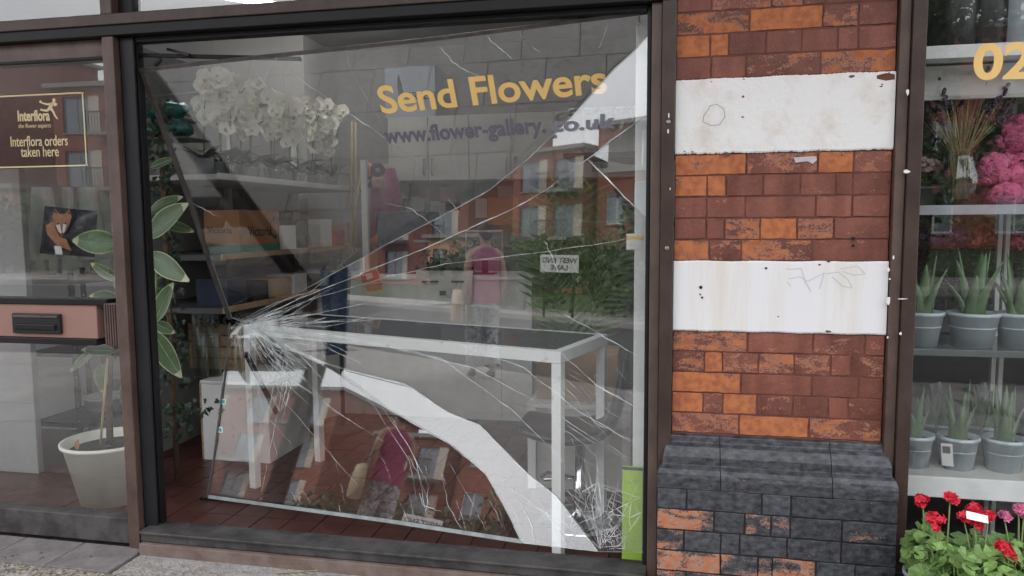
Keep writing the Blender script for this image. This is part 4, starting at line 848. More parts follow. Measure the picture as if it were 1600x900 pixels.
for k, (y, dx, _) in enumerate(orch):
    t = thing('orchid', f'white moth orchid on the white edged shelf, {ordn[k]} from the window post', 'orchid', (-2.6+dx, y+.06, ZS[0]), 'white orchids on the shelf')
    MB().lathe([(.012, 0), (.042, 0), (.055, .1), (.05, .1), (.04, .02)], n=16, cap=False).obj('pot', M['clear'] if k % 2 else M['pot_grey'], t); MB().lathe([(.003, .088), (.047, .085)], n=12, cap=False).obj('bark_mix', M['bark'], t)
    for j in range(6):
        a = j*math.pi+q.uniform(-.7, .7)+.4*j; l = q.uniform(.13, .21)
        leaf(MB(), (0, 0, .09), (l*math.cos(a), l*math.sin(a), .09+q.uniform(.04, .14)), .055, (0, 0, 1), .25, rows=6).obj('leaf', M['orchid_leaf'], t)
    for j in range(2+(k % 3 == 0)):
        a = q.uniform(-1.2, .9)-.3; hgt = q.uniform(.32, .5); reach = q.uniform(.1, .2)
        pts = [Vector((reach*u*u*math.cos(a), reach*u*u*math.sin(a), .09+hgt*math.sin(u*1.75)/1.0)) for u in [i/9 for i in range(10)]]
        s_ = MB().tube(pts, .0035, 6).obj('flower_stem', M['stem'], t)
        for i in range(7):
            c = pts[3+i] if 4+i < 10 else pts[9]
            o = link('flower', flower_me, t); o.location = c+Vector((q.uniform(-.03, .03), -.012+q.uniform(-.02, .02), q.uniform(-.02, .02))); o.rotation_euler = (q.uniform(-.3, .3), q.uniform(-.5, .5), q.uniform(-.5, .9)); s__ = q.uniform(1.25, 1.75); o.scale = (s__,)*3
# teal wrapped bundles on top of the ivy side
for k, (px, py, lab) in enumerate(((258, 172, 'upper teal film wrapped bundle beside the ivy'), (262, 202, 'lower teal film wrapped bundle beside the ivy'))):
    c = A(px, py, 1.02); t = tag(MB().ball((0, 0, 0), .16, .1, .05, 14, 8).obj('wrapped_bundle', M['teal']), lab, 'bundle', 'teal bundles'); t.location = c
    for v in t.data.vertices: v.co += Vector((rnd.uniform(-.012, .012), rnd.uniform(-.012, .012), rnd.uniform(-.01, .01)))
t = thing('side_shelf', 'narrow dark shelf carrying the teal wrapped bundles', 'shelf', A(250, 220, 1.0)); MB().box(-.22, .2, -.06, .18, -.012, 0).obj('board', M['dark_board'], t, .002); MB().bar((-.18, .1, -.012), (-.18, .1, -.25), .02, .02, (0, 1, 0)).obj('bracket', M['dark_board'], t); t.location.z = A(262, 202, 1.02).z-.05
c = A(250, 180, 1.02); tag(MB().box(-.14, .14, -.05, .1, -.012, .0).obj('upper_side_shelf', M['dark_board'], bevel=.002), 'short dark shelf under the upper teal bundle', 'shelf').location = (c.x, 1.05, A(258, 172, 1.02).z-.052)
# boxes and bits on the two lower shelves
b0, b1, b2, b3 = A(336, 343, 1.25), A(412, 341, 1.5), A(415, 396, 1.5), A(340, 400, 1.25)
t = thing('flower_carton', 'orange brown carton with curved teal mark on the middle shelf', 'carton', (RX1-.13, 1.42, ZS[1]))
hh = .255; MB().box(-.11, .12, -.22, .24, 0, hh).obj('box', M['orange_carton'], t, .003)
MB().box(.1203, .1208, -.22, .24, .0, .05).obj('teal_band', M['green_paint'], t); MB().box(.1203, .1208, -.22, .24, .0501, .058).obj('red_band', M['red_print'], t)
me = text_mesh('Victoria', .085, M['black'], Matrix.Identity(4), offset=.001); me.transform(frame_M(Vector((.1208, -.13, .1)), (0, 1, 0), (1, 0, 0))); link('lettering', me, t)
MB().box(-.11, .12, -.2205, -.2201, .0, .05).obj('teal_band', M['green_paint'], t); me = text_mesh('Victoria', .05, M['black'], Matrix.Identity(4), offset=.001); me.transform(frame_M(Vector((-.09, -.2207, .12)), (1, 0, 0), (0, -1, 0))); link('lettering', me, t)
sw = MB(); 
for k in range(12):
    a0, a1 = R(100+k*14), R(114+k*14); r0, r1 = .075, .05+.02*math.sin(k/11*math.pi)
    sw.slab([Vector((.1206, .2+r0*math.cos(a0), .15+r0*math.sin(a0))), Vector((.1206, .2+r0*math.cos(a1), .15+r0*math.sin(a1))), Vector((.1206, .2+r1*math.cos(a1), .15+r1*math.sin(a1))), Vector((.1206, .2+r1*math.cos(a0), .15+r1*math.sin(a0)))], (1, 0, 0), .0004)
sw.obj('teal_mark', M['teal'], t)
def pkg(name, lab, cat, c, sz, m, rz=0, grp=None):
    o = tag(MB().box(-sz[0]/2, sz[0]/2, -sz[1]/2, sz[1]/2, 0, sz[2]).obj(name, M[m], bevel=.004), lab, cat, grp); o.location = c; o.rotation_euler.z = rz; return o
for y, z, h_, w_, m, lab in ((1.78, ZS[1], .16, .16, 'paper', 'white carton next to the orange brown one'), (1.97, ZS[1], .20, .14, 'dark_board', 'black carton in the middle of the middle shelf'), (2.15, ZS[1], .17, .16, 'cabinet', 'grey carton on the middle shelf'), (2.34, ZS[1], .2, .15, 'paper', 'tall white carton on the middle shelf'), (2.55, ZS[1], .12, .2, 'red_print', 'flat red carton near the end of the middle shelf'), (2.78, ZS[1], .18, .2, 'carton', 'brown carton at the end of the middle shelf')):
    pkg('carton', lab, 'carton', (RX1-.1, y, z), (.2, w_, h_), m, rnd.uniform(-.06, .06))
for y, m, h_, lab in ((1.15, 'navy', .16, 'dark navy carton low on the bottom shelf'), (1.4, 'black', .12, 'flat black carton on the bottom shelf'), (1.7, 'carton', .12, 'brown slotted carton on the bottom shelf'), (1.92, 'paper', .13, 'pale carton with dark handhole on the bottom shelf'), (2.14, 'bark', .11, 'dark brown carton on the bottom shelf'), (2.36, 'cabinet', .13, 'grey carton on the bottom shelf'), (2.62, 'wood', .12, 'pale wood tray at the end of the bottom shelf')):
    pkg('carton', lab, 'carton', (RX1-.11, y, ZS[2]), (.2, .2, h_), m, rnd.uniform(-.05, .05))

# ------------------------------------------------------------------ back of the shop
CBY = 3.28
cx0, cx1 = A(606, 230, CBY).x, A(1004, 230, CBY).x; cz0, cz1 = A(750, 281, CBY).z, A(750, 178, CBY).z
t = thing('wall_cabinet', 'row of pale grey wall cupboards at the back of the shop', 'cabinet', ((cx0+cx1)/2, CBY, cz0)); L0 = Vector(t.location)
local(MB().box(cx0, cx1, CBY+.02, 3.615, cz0, cz1), L0).obj('carcass', M['cabinet'], t)
n = 6; dw = (cx1-cx0)/n
for k in range(n):
    d = local(MB().box(cx0+dw*k+.003, cx0+dw*(k+1)-.003, CBY, CBY+.018, cz0+.003, cz1-.003), L0).obj('cupboard_door', M['cabinet'], t, .003)
    hx = cx0+dw*(k+(.9 if k % 2 == 0 else .1)); MB().tube([Vector((hx, CBY-.002, cz0+.05))-L0, Vector((hx, CBY-.03, cz0+.06))-L0, Vector((hx, CBY-.03, cz0+.17))-L0, Vector((hx, CBY-.002, cz0+.18))-L0], .006, 6).obj('handle', M['metal'], d)
c0 = A(606, 140, 3.4); t = thing('blue_carton', 'pale blue carton with leaf print on top of the cupboards', 'carton', (A(644, 140, 3.4).x, 3.42, cz1))
hb = A(644, 106, 3.4).z-cz1; wb = A(684, 140, 3.4).x-A(606, 140, 3.4).x
MB().box(-wb/2, wb/2, -.08, .12, 0, hb).obj('box', mat('pale blue card', (.36, .41, .5), .7, .06, 4, 0), t, .003)
me = text_mesh('GREEN', .09, M['black'], Matrix.Identity(4)); me.transform(frame_M(Vector((-.05, -.0806, hb*.35)), (1, 0, 0), (0, -1, 0))); link('lettering', me, t)
leaf(MB(), (-.07, -.0808, hb*.3), (-.1, -.0808, hb*.85), .05, (0, -1, 0), 0).obj('leaf_print', M['black'], t)
# papers pinned on the back wall
names = ['white price list pinned beside the notice board', 'pink sheet pinned high on the back wall', 'white sheet with dark stamp pinned on the back wall', 'small white note under the cupboards', 'wide white sheet pinned low on the back wall', 'peach card pinned on the back wall', 'narrow white note near the peach card', 'brown leaf postcard pinned on the back wall', 'white order sheet nearest the counter', 'dusky pink leaflet behind the counter']
pos = [(648, 322, 28, 30, 'paper'), (700, 305, 26, 24, 'paper_pink'), (684, 326, 22, 24, 'paper'), (668, 300, 24, 18, 'peach_card'), (652, 346, 30, 22, 'paper'), (786, 330, 46, 44, 'peach_card'), (752, 325, 18, 30, 'paper'), (708, 322, 22, 14, 'bark'), (790, 300, 24, 20, 'paper'), (620, 300, 20, 40, 'paper_pink')]
for (px, py, w_, h_, m), lab in zip(pos, names):
    a, b = A(px-w_/2, py+h_/2, 3.612), A(px+w_/2, py-h_/2, 3.612)
    o = tag(MB().box(-(b.x-a.x)/2, (b.x-a.x)/2, 0, .003, -(b.z-a.z)/2, (b.z-a.z)/2).obj('paper_sheet', M[m]), lab, 'paper', 'papers pinned on the back wall'); o.location = ((a.x+b.x)/2, 3.612, (a.z+b.z)/2); o.rotation_euler.y = rnd.uniform(-.05, .05)
t = thing('switch_box', 'grey metal fuse box on the back wall above the pink wrap', 'fuse box', A(613, 285, 3.45)); MB().box(-.1, .1, 0, .15, -.14, .16).obj('body', M['cabinet'], t, .006); MB().box(.02, .05, -.008, -.0005, -.02, .02).obj('latch', M['metal'], t)
c = A(600, 330, 3.0); tag(MB().tube([(0, 0, 0), (.02, 0, .4), (0, 0, .62)], [.12, .13, .1], 14).obj('wrap_roll', mat('magenta wrap', (.32, .05, .16), .5, .3, 7, .3, 25)), 'magenta roll of wrapping paper near the fuse box', 'wrapping roll').location = (c.x, 3.0, A(600, 385, 3.0).z)
tag(MB().ball((0, 0, 0), .12, .1, .07, 14, 8).obj('ribbon_spool', M['red_print']), 'red ribbon heap at the foot of the magenta roll', 'ribbon').location = A(602, 378, 2.7)
for px, py, m, lab in ((575, 265, 'peach_petal', 'orange ribbon reel hanging by the white upright'), (574, 283, 'navy', 'blue ribbon reel hanging below the orange one'), (590, 284, 'straw', 'straw coloured ribbon reel hanging beside the blue one'), (590, 266, 'black', 'black ribbon reel hanging highest beside the orange one')):
    o = tag(MB().lathe([(.02, -.02), (.055, -.02), (.055, -.014), (.045, -.012), (.045, .012), (.055, .014), (.055, .02), (.02, .02)], n=20, cap=False).obj('ribbon_reel', M[m]), lab, 'ribbon reel', 'ribbon reels'); o.location = A(px, py, 2.75); o.rotation_euler = (R(90), 0, .4)
p = A(572, 390, 2.45); t = thing('white_upright', 'thin white metal upright standing at the end of the shelving', 'post', (p.x, 2.45, FZ)); MB().box(-.022, .022, -.015, .015, 0, A(572, 250, 2.45).z-FZ).obj('bar', M['white'], t); MB().box(-.1, .1, -.1, .1, 0, .012).obj('foot', M['white'], t)
for k, (a, b) in enumerate((((549, 395), (550, 190)), ((556, 395), (556, 192)), ((545, 395), (565, 265)))):
    tag(MB().tube([(0, 0, 0), A(*b, 2.6)-A(*a, 2.6)], .008, 8).obj('wooden_cane', M['cane']), ['wooden cane standing closest to the orchid shelf', 'wooden cane standing beside the white upright', 'short wooden cane leaning across the other two'][k], 'cane', 'wooden canes').location = A(*a, 2.6)
# counter with white front
CY = 2.25
kx0, kx1 = A(596, 460, CY).x-.5, A(831, 460, CY).x; kz = A(720, 432, CY).z
t = thing('shop_counter', 'white fronted shop counter behind the glass topped table', 'counter', ((kx0+kx1)/2, CY, FZ)); L0 = Vector(t.location)
local(MB().box(kx0, kx1, CY, CY+.6, FZ, kz-.025), L0).obj('body', M['white'], t, .003); local(MB().box(kx0-.01, kx1+.01, CY-.012, CY+.6, kz-.0245, kz), L0).obj('worktop', M['white_worn'], t, .004); local(MB().box(kx1-.22, kx1-.217, CY-.003, CY-.0005, FZ, kz-.026), L0).obj('panel_joint', M['cabinet'], t)
c = A(695, 425, CY-.02); t = thing('paper_banner', 'creased white printed sheet hanging over the counter front', 'banner', (c.x, CY, kz)); L0 = Vector(t.location); rows = []
for i in range(13):
    u = i/12; rows.append([A(650+90*u+(4-8*u)*v, 420+55*v, CY-.03)-L0+Vector((0, -.012*math.sin(u*14+v*3), 0)) for v in [j/6 for j in range(7)]])
MB().grid(rows).obj('sheet', M['white'], t); MB().tube([A(650, 420, CY-.035)-L0, A(740, 420, CY-.035)-L0], .012, 8).obj('rod', M['black'], t)
for k, (x, y, w_, h_) in enumerate(((692, 458, 10, 7), (672, 440, 26, 3), (715, 440, 20, 3))): MB().slab([A(x+a, y+b, CY-.055)-L0 for a, b in ((-w_/2, -h_/2), (w_/2, -h_/2), (w_/2, h_/2), (-w_/2, h_/2))], (0, -1, 0), .001).obj('print', M['grey_vinyl'], t)
c = A(524, 430, 1.8); t = thing('jeans_standin', 'blue denim cloth standing in for mirrored jeans', 'standin', (c.x, 1.8, A(524, 422, 1.8).z)); L0 = Vector(t.location); rows = []  # hung cloth, made up to stand in for jeans mirrored in the pane
for i in range(15):
    u = i/14; rows.append([A(500+48*u+(2-4*u)*v, 424+130*v, 1.8)-L0+Vector((0, .03*math.sin(u*9+v*2), 0)) for v in [j/8 for j in range(9)]])
MB().grid(rows).obj('cloth', M['denim'], t); MB().box(-.09, -.02, -.045, -.04, -.16, -.04).obj('pocket', M['denim'], t); MB().tube([A(500, 424, 1.8)-L0, Vector((0, .01, .09)), A(548, 424, 1.8)-L0], .006, 6).obj('strap', M['denim'], t)
t = thing('standin_post', 'dark upright post added to hold the denim stand-in', 'stand', (c.x, 1.86, FZ)); MB().tube([(0, 0, 0), (0, 0, A(524, 404, 1.86).z-FZ)], .014, 8).obj('pole', M['dark_board'], t); MB().lathe([(.16, 0), (.15, .015), (.02, .03)], n=20).obj('base', M['dark_board'], t); MB().bar((-.12, 0, A(524, 421, 1.86).z-FZ), (.12, 0, A(524, 421, 1.86).z-FZ), .02, .02, (0, 1, 0)).obj('cross_bar', M['dark_board'], t)  # post added only to hold up the denim stand-in
c = A(580, 430, 2.1); t = thing('red_booklet', 'red and cream printed booklet propped beside the counter', 'booklet', (c.x, 2.1, A(580, 461, 2.1).z)); L0 = Vector(t.location)
def bk_(pts, o, m, name): return MB().slab([A(x, y, 2.1-o)-L0 for x, y in pts], (0, -1, 0), .003).obj(name, m, t)
bk_([(561, 426), (589, 418), (601, 458), (572, 461)], 0, M['tote'], 'cover'); bk_([(563, 428), (588, 421), (594, 440), (567, 444)], .004, M['red_print'], 'red_panel'); bk_([(570, 446), (595, 442), (598, 452), (574, 456)], .004, M['red_print'], 'red_strip'); bk_([(570, 428), (580, 426), (583, 434), (574, 437)], .0075, M['paper'], 'white_mark')
tag(MB().box(-.2, .2, -.16, .16, 0, .46).obj('storage_tub', M['navy'], bevel=.02), 'dark navy storage tub between denim stand-in and counter', 'tub').location = (A(640, 420, 2.6).x, 2.6, kz)
t = thing('till_screen', 'small dark till monitor on the counter', 'monitor', (A(757, 400, 2.5).x, 2.5, kz)); L0 = Vector(t.location)
MB().box(-.14, .14, -.015, .015, .1, .32).obj('case', M['cabinet'], t, .006); MB().box(-.13, .13, -.0175, -.0155, .115, .305).obj('screen', M['pane_far'], t); MB().box(-.02, .02, 0, .03, .0, .12).obj('neck', M['black'], t); MB().box(-.08, .08, -.06, .06, 0, .008).obj('foot', M['black'], t)

# ------------------------------------------------------------------ white table with dark glass top
TZ = .75
f0 = AZ(380, 508, TZ); f1 = AZ(876, 550, TZ); ang = math.atan2(f1.y-f0.y, f1.x-f0.x); ln = (f1-f0).length; ux = Vector((math.cos(ang), math.sin(ang), 0)); uy = Vector((-ux.y, ux.x, 0)); dp = .53
t = thing('white_table', 'white metal table frame with a dark glass top', 'table', Vector((f0.x, f0.y, FZ))); L0 = Vector(t.location); hT = TZ-FZ; s_ = .042
for a, b in ((0, 0), (ln, 0), (0, dp), (ln, dp)):
    c = ux*(s_/2 if a == 0 else ln-s_/2)+uy*(s_/2 if b == 0 else dp-s_/2); MB().obox(c+Vector((0, 0, (hT-.05)/2)), ux*s_/2, uy*s_/2, Vector((0, 0, (hT-.05)/2))).obj('leg', M['white_worn'], t, .002)
for a, b in ((0, 1), (1, 1)):
    c = ux*ln/2+uy*(s_/2 if a == 0 else dp-s_/2)+Vector((0, 0, hT-.0245)); MB().obox(c, ux*ln/2, uy*s_/2, Vector((0, 0, .0245))).obj('rail', M['white_worn'], t, .002)
for a in (s_/2, ln-s_/2):
    c = ux*a+uy*dp/2+Vector((0, 0, hT-.0245)); MB().obox(c, ux*s_/2, uy*(dp/2-s_), Vector((0, 0, .0245))).obj('rail', M['white_worn'], t, .002)
smk = mat('smoked table glass', (.018, .028, .026), .06, .2, 4, 0, spec=.7)
MB().obox(ux*ln/2+uy*dp/2+Vector((0, 0, hT-.003)), ux*(ln/2-s_-.001), uy*(dp/2-s_-.001), Vector((0, 0, .004))).obj('glass_top', smk, t)

# ------------------------------------------------------------------ stool, cabinet, carton, boards
SYc = .62
t = thing('bar_stool', 'black leatherette bar stool with chrome column', 'stool', (A(906, 810, SYc).x, SYc, FZ)); L0 = Vector(t.location)
path = [(815, 652), (830, 662), (865, 670), (905, 673), (940, 668), (958, 650), (966, 620), (973, 585), (982, 545)]
th = [.018, .03, .034, .034, .036, .036, .032, .028, .016]; rows = []; P_ = [A(x, y, SYc)-L0 for x, y in path]
for i, c in enumerate(P_):
    d = (P_[min(i+1, 8)]-P_[max(i-1, 0)]).normalized(); n_ = Vector((-d.z, 0, d.x)); w_ = [.15, .185, .2, .2, .2, .2, .2, .19, .14][i]; k = th[i]
    rows.append([c+Vector((0, -w_, 0)), c+Vector((0, -w_*.9, 0))+n_*k*.8, c+n_*k*.55, c+Vector((0, w_*.9, 0))+n_*k*.8, c+Vector((0, w_, 0)), c+Vector((0, w_*.9, 0))-n_*k, c-n_*k, c+Vector((0, -w_*.9, 0))-n_*k])
o = MB().grid(rows, 0, True, True, True).obj('seat', M['vinyl'], t); sb_ = o.modifiers.new('smooth', 'SUBSURF'); sb_.levels = 2; sb_.render_levels = 2
zt = (A(906, 676, SYc)-L0).z
MB().lathe([(.03, 0), (.03, zt*.45), (.024, zt*.46), (.024, zt)], n=20).obj('column', M['chrome'], t); MB().lathe([(.2, 0), (.2, .006), (.15, .018), (.045, .035), (.03, .05)], n=32).obj('base', M['chrome'], t); MB().tube([(-.03, 0, .2), (-.16, -.05, .2), (-.18, 0, .2), (-.16, .05, .2), (-.03, 0, .2)], .009, 8).obj('foot_rest', M['chrome'], t)
xa, xb = A(826, 700, 1.0).x, A(985, 700, 1.0).x; zt = A(890, 638, 1.0).z
t = thing('grey_cabinet', 'pale grey cabinet with white frame behind the stool', 'cabinet', ((xa+xb)/2, 1.0, FZ)); w_ = (xb-xa)/2
MB().box(-w_, w_, .0, .4, 0, zt-FZ).obj('body', M['cabinet'], t, .003)
for x in (-w_+.02, w_-.02): MB().box(x-.022, x+.022, -.02, -.0005, 0, zt-FZ).obj('frame_bar', M['white_worn'], t, .002)
MB().box(-w_-.005, w_+.005, -.022, .4, zt-FZ+.0005, zt-FZ+.022).obj('top', M['white_worn'], t, .002)
xa, xb = A(838, 600, 1.08).x, A(965, 600, 1.08).x; z0_ = zt+.0225
t = thing('cardboard_box', 'brown cardboard box with a white label behind the stool', 'box', ((xa+xb)/2, 1.08, z0_)); w_ = (xb-xa)/2; hb = A(890, 552, 1.08).z-z0_
MB().box(-w_, w_, 0, .28, 0, hb).obj('carton', M['carton'], t, .003); MB().box(-w_+.01, w_-.01, .13, .15, hb+.0003, hb+.001).obj('tape', M['tote'], t)
lx = A(938, 600, 1.08).x-(xa+xb)/2; lz = A(938, 603, 1.08).z-z0_
lab_ = MB().box(lx-.03, lx+.03, -.0015, -.0003, lz-.05, lz+.06).obj('label', M['paper'], t)
for k in range(5): MB().box(lx-.025+.009*k, lx-.02+.009*k, -.0022, -.0016, lz+.015, lz+.05).obj('barcode', M['black'], lab_)
for k in range(3): MB().box(lx-.025, lx+.02-.01*k, -.0022, -.0016, lz-.035+.014*k, lz-.03+.014*k).obj('text_line', M['black'], lab_)
xa, xb = A(972, 800, .085).x, A(1004, 800, .085).x
t = thing('lime_board', 'lime green painted board standing in the window corner', 'board', ((xa+xb)/2, .09, FZ)); w_ = (xb-xa)/2; zt = A(988, 730, .09).z-FZ
MB().box(-w_, w_, 0, .018, 0, zt).obj('board', M['lime'], t, .002); MB().box(-w_, w_, -.0015, -.0003, zt-.012, zt).obj('dark_edge', M['dark_board'], t)
xa, xb = A(991, 400, .12).x, A(1013, 400, .12).x; zt0, zt1 = A(1000, 722, .12).z, 2.0
t = thing('white_jamb', 'white painted upright board just inside the window', 'board', ((xa+xb)/2, .12, zt0)); MB().box(-(xb-xa)/2, (xb-xa)/2, 0, .05, -zt0+FZ, zt1-zt0).obj('board', M['white'], t, .003)
MB().box(-(xb-xa)/2-.03, -(xb-xa)/2+.03, -.003, -.0005, A(1000, 390, .12).z-zt0, A(1000, 365, .12).z-zt0).obj('notice', M['paper'], t); MB().box(-(xb-xa)/2-.03, -(xb-xa)/2+.03, -.004, -.0031, A(1000, 374, .12).z-zt0, A(1000, 368, .12).z-zt0).obj('notice_stripe', M['gold'], t)
# shelves on the party wall with jars
for k, (py, y0, m, lab) in enumerate(((238, .85, 'dark_board', 'dark glass jar shelf with bracket high by the white board'), (346, .75, 'green_paint', 'green painted bracket shelf below the jars'))):
    xa = A(880 if k == 0 else 906, py, y0).x; z = A(930, py, y0).z
    t = thing('bracket_shelf', lab, 'shelf', (0, y0, z), 'shelves on the party wall'); MB().box(xa, .055, 0, .3, -.022, 0).obj('board', M[m], t, .003); MB().box(xa, .055, -.004, -.0005, -.024, -.004).obj('lip', M['bark'] if k else M['dark_board'], t)
    br = MB().slab([Vector((.04, .1, -.16)), Vector((.04, .1, -.0225)), Vector((xa+.12, .1, -.0225)), Vector((-.02, .1, -.075))], (0, 1, 0), .02); br.obj('bracket', M[m], t)
    if k == 0: JZ, JX = z, xa
for k in range(5):
    x = JX+.045+.078*k; t = thing('glass_jar', ['ribbed glass jar at the open end of the high shelf', 'second ribbed glass jar on the high shelf', 'middle ribbed glass jar on the high shelf', 'fourth ribbed glass jar on the high shelf', 'ribbed glass jar against the party wall'][k], 'jar', (x, .97, JZ), 'glass jars on the high shelf')
    pts = []; MBj = MB(); nn = 36; prof_ = [(.0345, .0), (.036, .01), (.036, .19), (.03, .2), (.033, .215)]
    MBj.grid([[Vector((r_*(1+.05*(j % 2))*math.cos(2*math.pi*j/nn), r_*(1+.05*(j % 2))*math.sin(2*math.pi*j/nn), z)) for j in range(nn)] for r_, z in prof_], 0, True, True, False).obj('body', M['clear'], t)
    MB().lathe([(.034, .215), (.034, .225), (.028, .225), (.028, .2)], n=24, cap=False).obj('rim', M['glass_edge'], t)
# palm
PB = Vector((A(900, 520, 1.5).x, 1.5, FZ))
t = thing('palm_plant', 'green areca palm with arching fronds behind the table', 'palm', PB); pot(t, (0, 0, 0), .1, .13, .24, 'pot_grey')
q = random.Random(9)
for k, (tx, ty, dy) in enumerate(((822, 345, -.1), (836, 388, -.15), (852, 303, .0), (884, 290, .1), (905, 305, -.1), (926, 300, .05), (955, 325, -.1), (982, 352, .0), (968, 395, -.2), (945, 350, -.2), (868, 470, -.25), (870, 330, .2), (958, 450, -.2))):
    tip = A(tx, ty, 1.5+dy)-PB; b0 = Vector((q.uniform(-.05, .05), q.uniform(-.04, .04), .2)); mid = Vector((b0.x+tip.x*.22, tip.y*.3, b0.z+(max(tip.z, .8)-b0.z)*.72)); pts = []
    for i in range(17):
        u = i/16; pts.append(b0*(1-u)**2+mid*2*u*(1-u)+tip*u*u)
    r_ = MB().tube(pts, [.006*(1-.75*i/16) for i in range(17)], 6).obj('frond_stem', M['stem'], t); fm = MB()
    for i in range(6, 17):
        d = (pts[min(i+1, 16)]-pts[i-1]).normalized(); s_ = d.cross(Vector((0, -1, .2))).normalized(); ll = .23*(1-.55*abs((i-9)/9))
        for sg_ in (-1, 1): e = pts[i]+(d*.75+s_*sg_*.75+Vector((0, 0, -.12))).normalized()*ll; leaf(fm, pts[i], e, .02, (0, -1, .3), .12, rows=4)
    fm.obj('frond', M['palm'], r_)
# fallen bits
tag(MB().bar(A(384, 552, .6), A(432, 645, .98), .02, .02).obj('black_rod', M['black']), 'thin black rod leaning behind the shattered corner', 'rod')
p, q_ = AZ(314, 779, FZ+.006), AZ(500, 792, FZ+.006); tag(MB().bar(p, q_, .016, .01).obj('metal_strip', M['frame_dark']), 'dark metal glazing strip lying on the tiled floor', 'metal strip')
tag(MB().bar(A(212, 86, .03), A(470, 92, .12), .02, .014).obj('glazing_bar', M['frame_dark']), 'dark glazing bar hanging loose under the transom', 'glazing bar')
tag(MB().bar(A(262, 77, .05), A(296, 86, .03), .012, .012).obj('glazing_clip', M['black']), 'short bent black strip on the loose glazing bar', 'strip'); tag(MB().bar(A(252, 92, .05), A(243, 103, .05), .01, .01).obj('glazing_clip', M['black']), 'tiny black strip under the loose glazing bar', 'strip')
for k, (a, b, lab) in enumerate((((-2.0, 2.6, 2.74), (-3.3, 1.25, 2.74), 'fluorescent ceiling tube over the orchid shelves'), ((-.75, .9, 2.74), (-1.6, .75, 2.74), 'fluorescent ceiling tube above the table'))):
    t = thing('tube_light', lab, 'ceiling light', Vector(a), 'fluorescent ceiling tubes'); d = Vector(b)-Vector(a)
    MB().bar((0, 0, .03), d+Vector((0, 0, .03)), .07, .03).obj('housing', M['white'], t); MB().tube([(0, 0, 0), d], .014, 10).obj('tube', M['tube'], t)
# ================================================================== display window contents
def shelf(name, lab, py, y0, y1, th, m, lipm=None, liph=0.0):
    z = A(1510, py, y0).z; t = thing(name, lab, 'shelf', (1.8, y0, z), 'shelves in the display window')
    MB().box(-1.0, 1.38, 0, y1-y0, -th, 0).obj('board', M[m], t, .002)
    if lipm: MB().box(-1.0, 1.38, -.012, -.0005, -liph, .004).obj('lip', M[lipm], t, .002)
    return z
Z4 = shelf('display_shelf', 'lowest display shelf with pale lip above the geraniums', 748, .06, .5, .02, 'cabinet', 'white', .07)
Z3 = shelf('display_shelf', 'dark glass shelf under the upper aloe pots', 548, .12, .5, .016, 'shelf_glass', 'shelf_glass', .02)
Z2 = shelf('display_shelf', 'dark grey shelf under the lavender vase', 322, .1, .6, .02, 'shelf_glass', 'pot_grey', .03)
Z1 = shelf('display_shelf', 'topmost pale shelf carrying the black vases', 72, .1, .5, .03, 'white', 'white', .04)
t = thing('shelf_pelmet', 'grey pelmet board under the topmost display shelf', 'board', (1.8, .22, Z1-.16)); MB().box(-1.0, 1.38, 0, .02, 0, .12).obj('board', M['cabinet'], t, .002); MB().box(-1.0, 1.38, -.004, -.0005, .0, .012).obj('edge', M['metal'], t)
for k, px in enumerate((1571, 1583)):
    x = A(px, 220, .56).x; t = thing('shelf_rail', ['white vertical shelf rail left of its twin', 'white vertical shelf rail beside its twin'][k], 'rail', (x, .56, FZ), 'vertical shelf rails'); MB().box(-.008, .008, 0, .02, 0, 2.3).obj('rail', M['white'], t); MB().box(-.02, .02, -.01, .03, 0, .01).obj('foot', M['white'], t)
for k, (px, w_) in enumerate(((1487, 34), (1538, 30), (1610, 45))):
    c = A(px, 70, .3); r_ = w_*3.05/1160; t = thing('dark_vase', ['tall black vase standing on the topmost shelf', 'black fluted vase with pale foot on the topmost shelf', 'pale green rounded vase on the topmost shelf'][k], 'vase', (c.x, .3, Z1), 'vases on the topmost shelf')
    MB().lathe([(r_*.6, 0), (r_*.85, .03), (r_*1.0, .14), (r_*.9, .3), (r_*.75, .4), (r_*.7, .4), (r_*.8, .28)], n=24, cap=False).obj('body', M['vinyl'] if k < 2 else M['pot_blue'], t)
# lavender in a glass vase
c = A(1497, 318, .3); t = thing('lavender_vase', 'dried lavender bunch in a clear glass vase', 'flower vase', (c.x, .3, Z2))
MB().lathe([(.004, .01), (.05, .01), (.072, .06), (.075, .11), (.05, .17), (.058, .2), (.06, .2), (.054, .17), (.078, .11), (.074, .05), (.05, 0), (.004, 0)], n=28, cap=False).obj('vase', M['clear'], t)
q = random.Random(2); sl = MB(); lv = MB()
for k in range(110):
    a = q.uniform(0, 6.28); r_ = q.uniform(.01, .15)*(1 if abs(math.cos(a)) > .3 else .8); b = Vector((q.uniform(-.03, .03), q.uniform(-.03, .03), .03)); e = Vector((r_*math.cos(a)*1.05, r_*math.sin(a)*.8, q.uniform(.38, .5)-r_*.5)); m_ = Vector((b.x*.4+e.x*.2, b.y*.4+e.y*.2, .2))
    pts = [b, m_, (m_+e)/2, e]; sl.tube(pts, .0013, 4)
    d = (e-m_).normalized()
    if q.random() < .85:
        for i in range(9): cc = e+d*(.009*i-.03)+Vector((q.uniform(-.007, .007), q.uniform(-.007, .007), 0)); lv.ball(cc, .0075, .0075, .008, 5, 3)
tag(sl.obj('stalks', M['straw'], t), kind='stuff'); tag(lv.obj('lavender_heads', M['lavender'], t), kind='stuff')
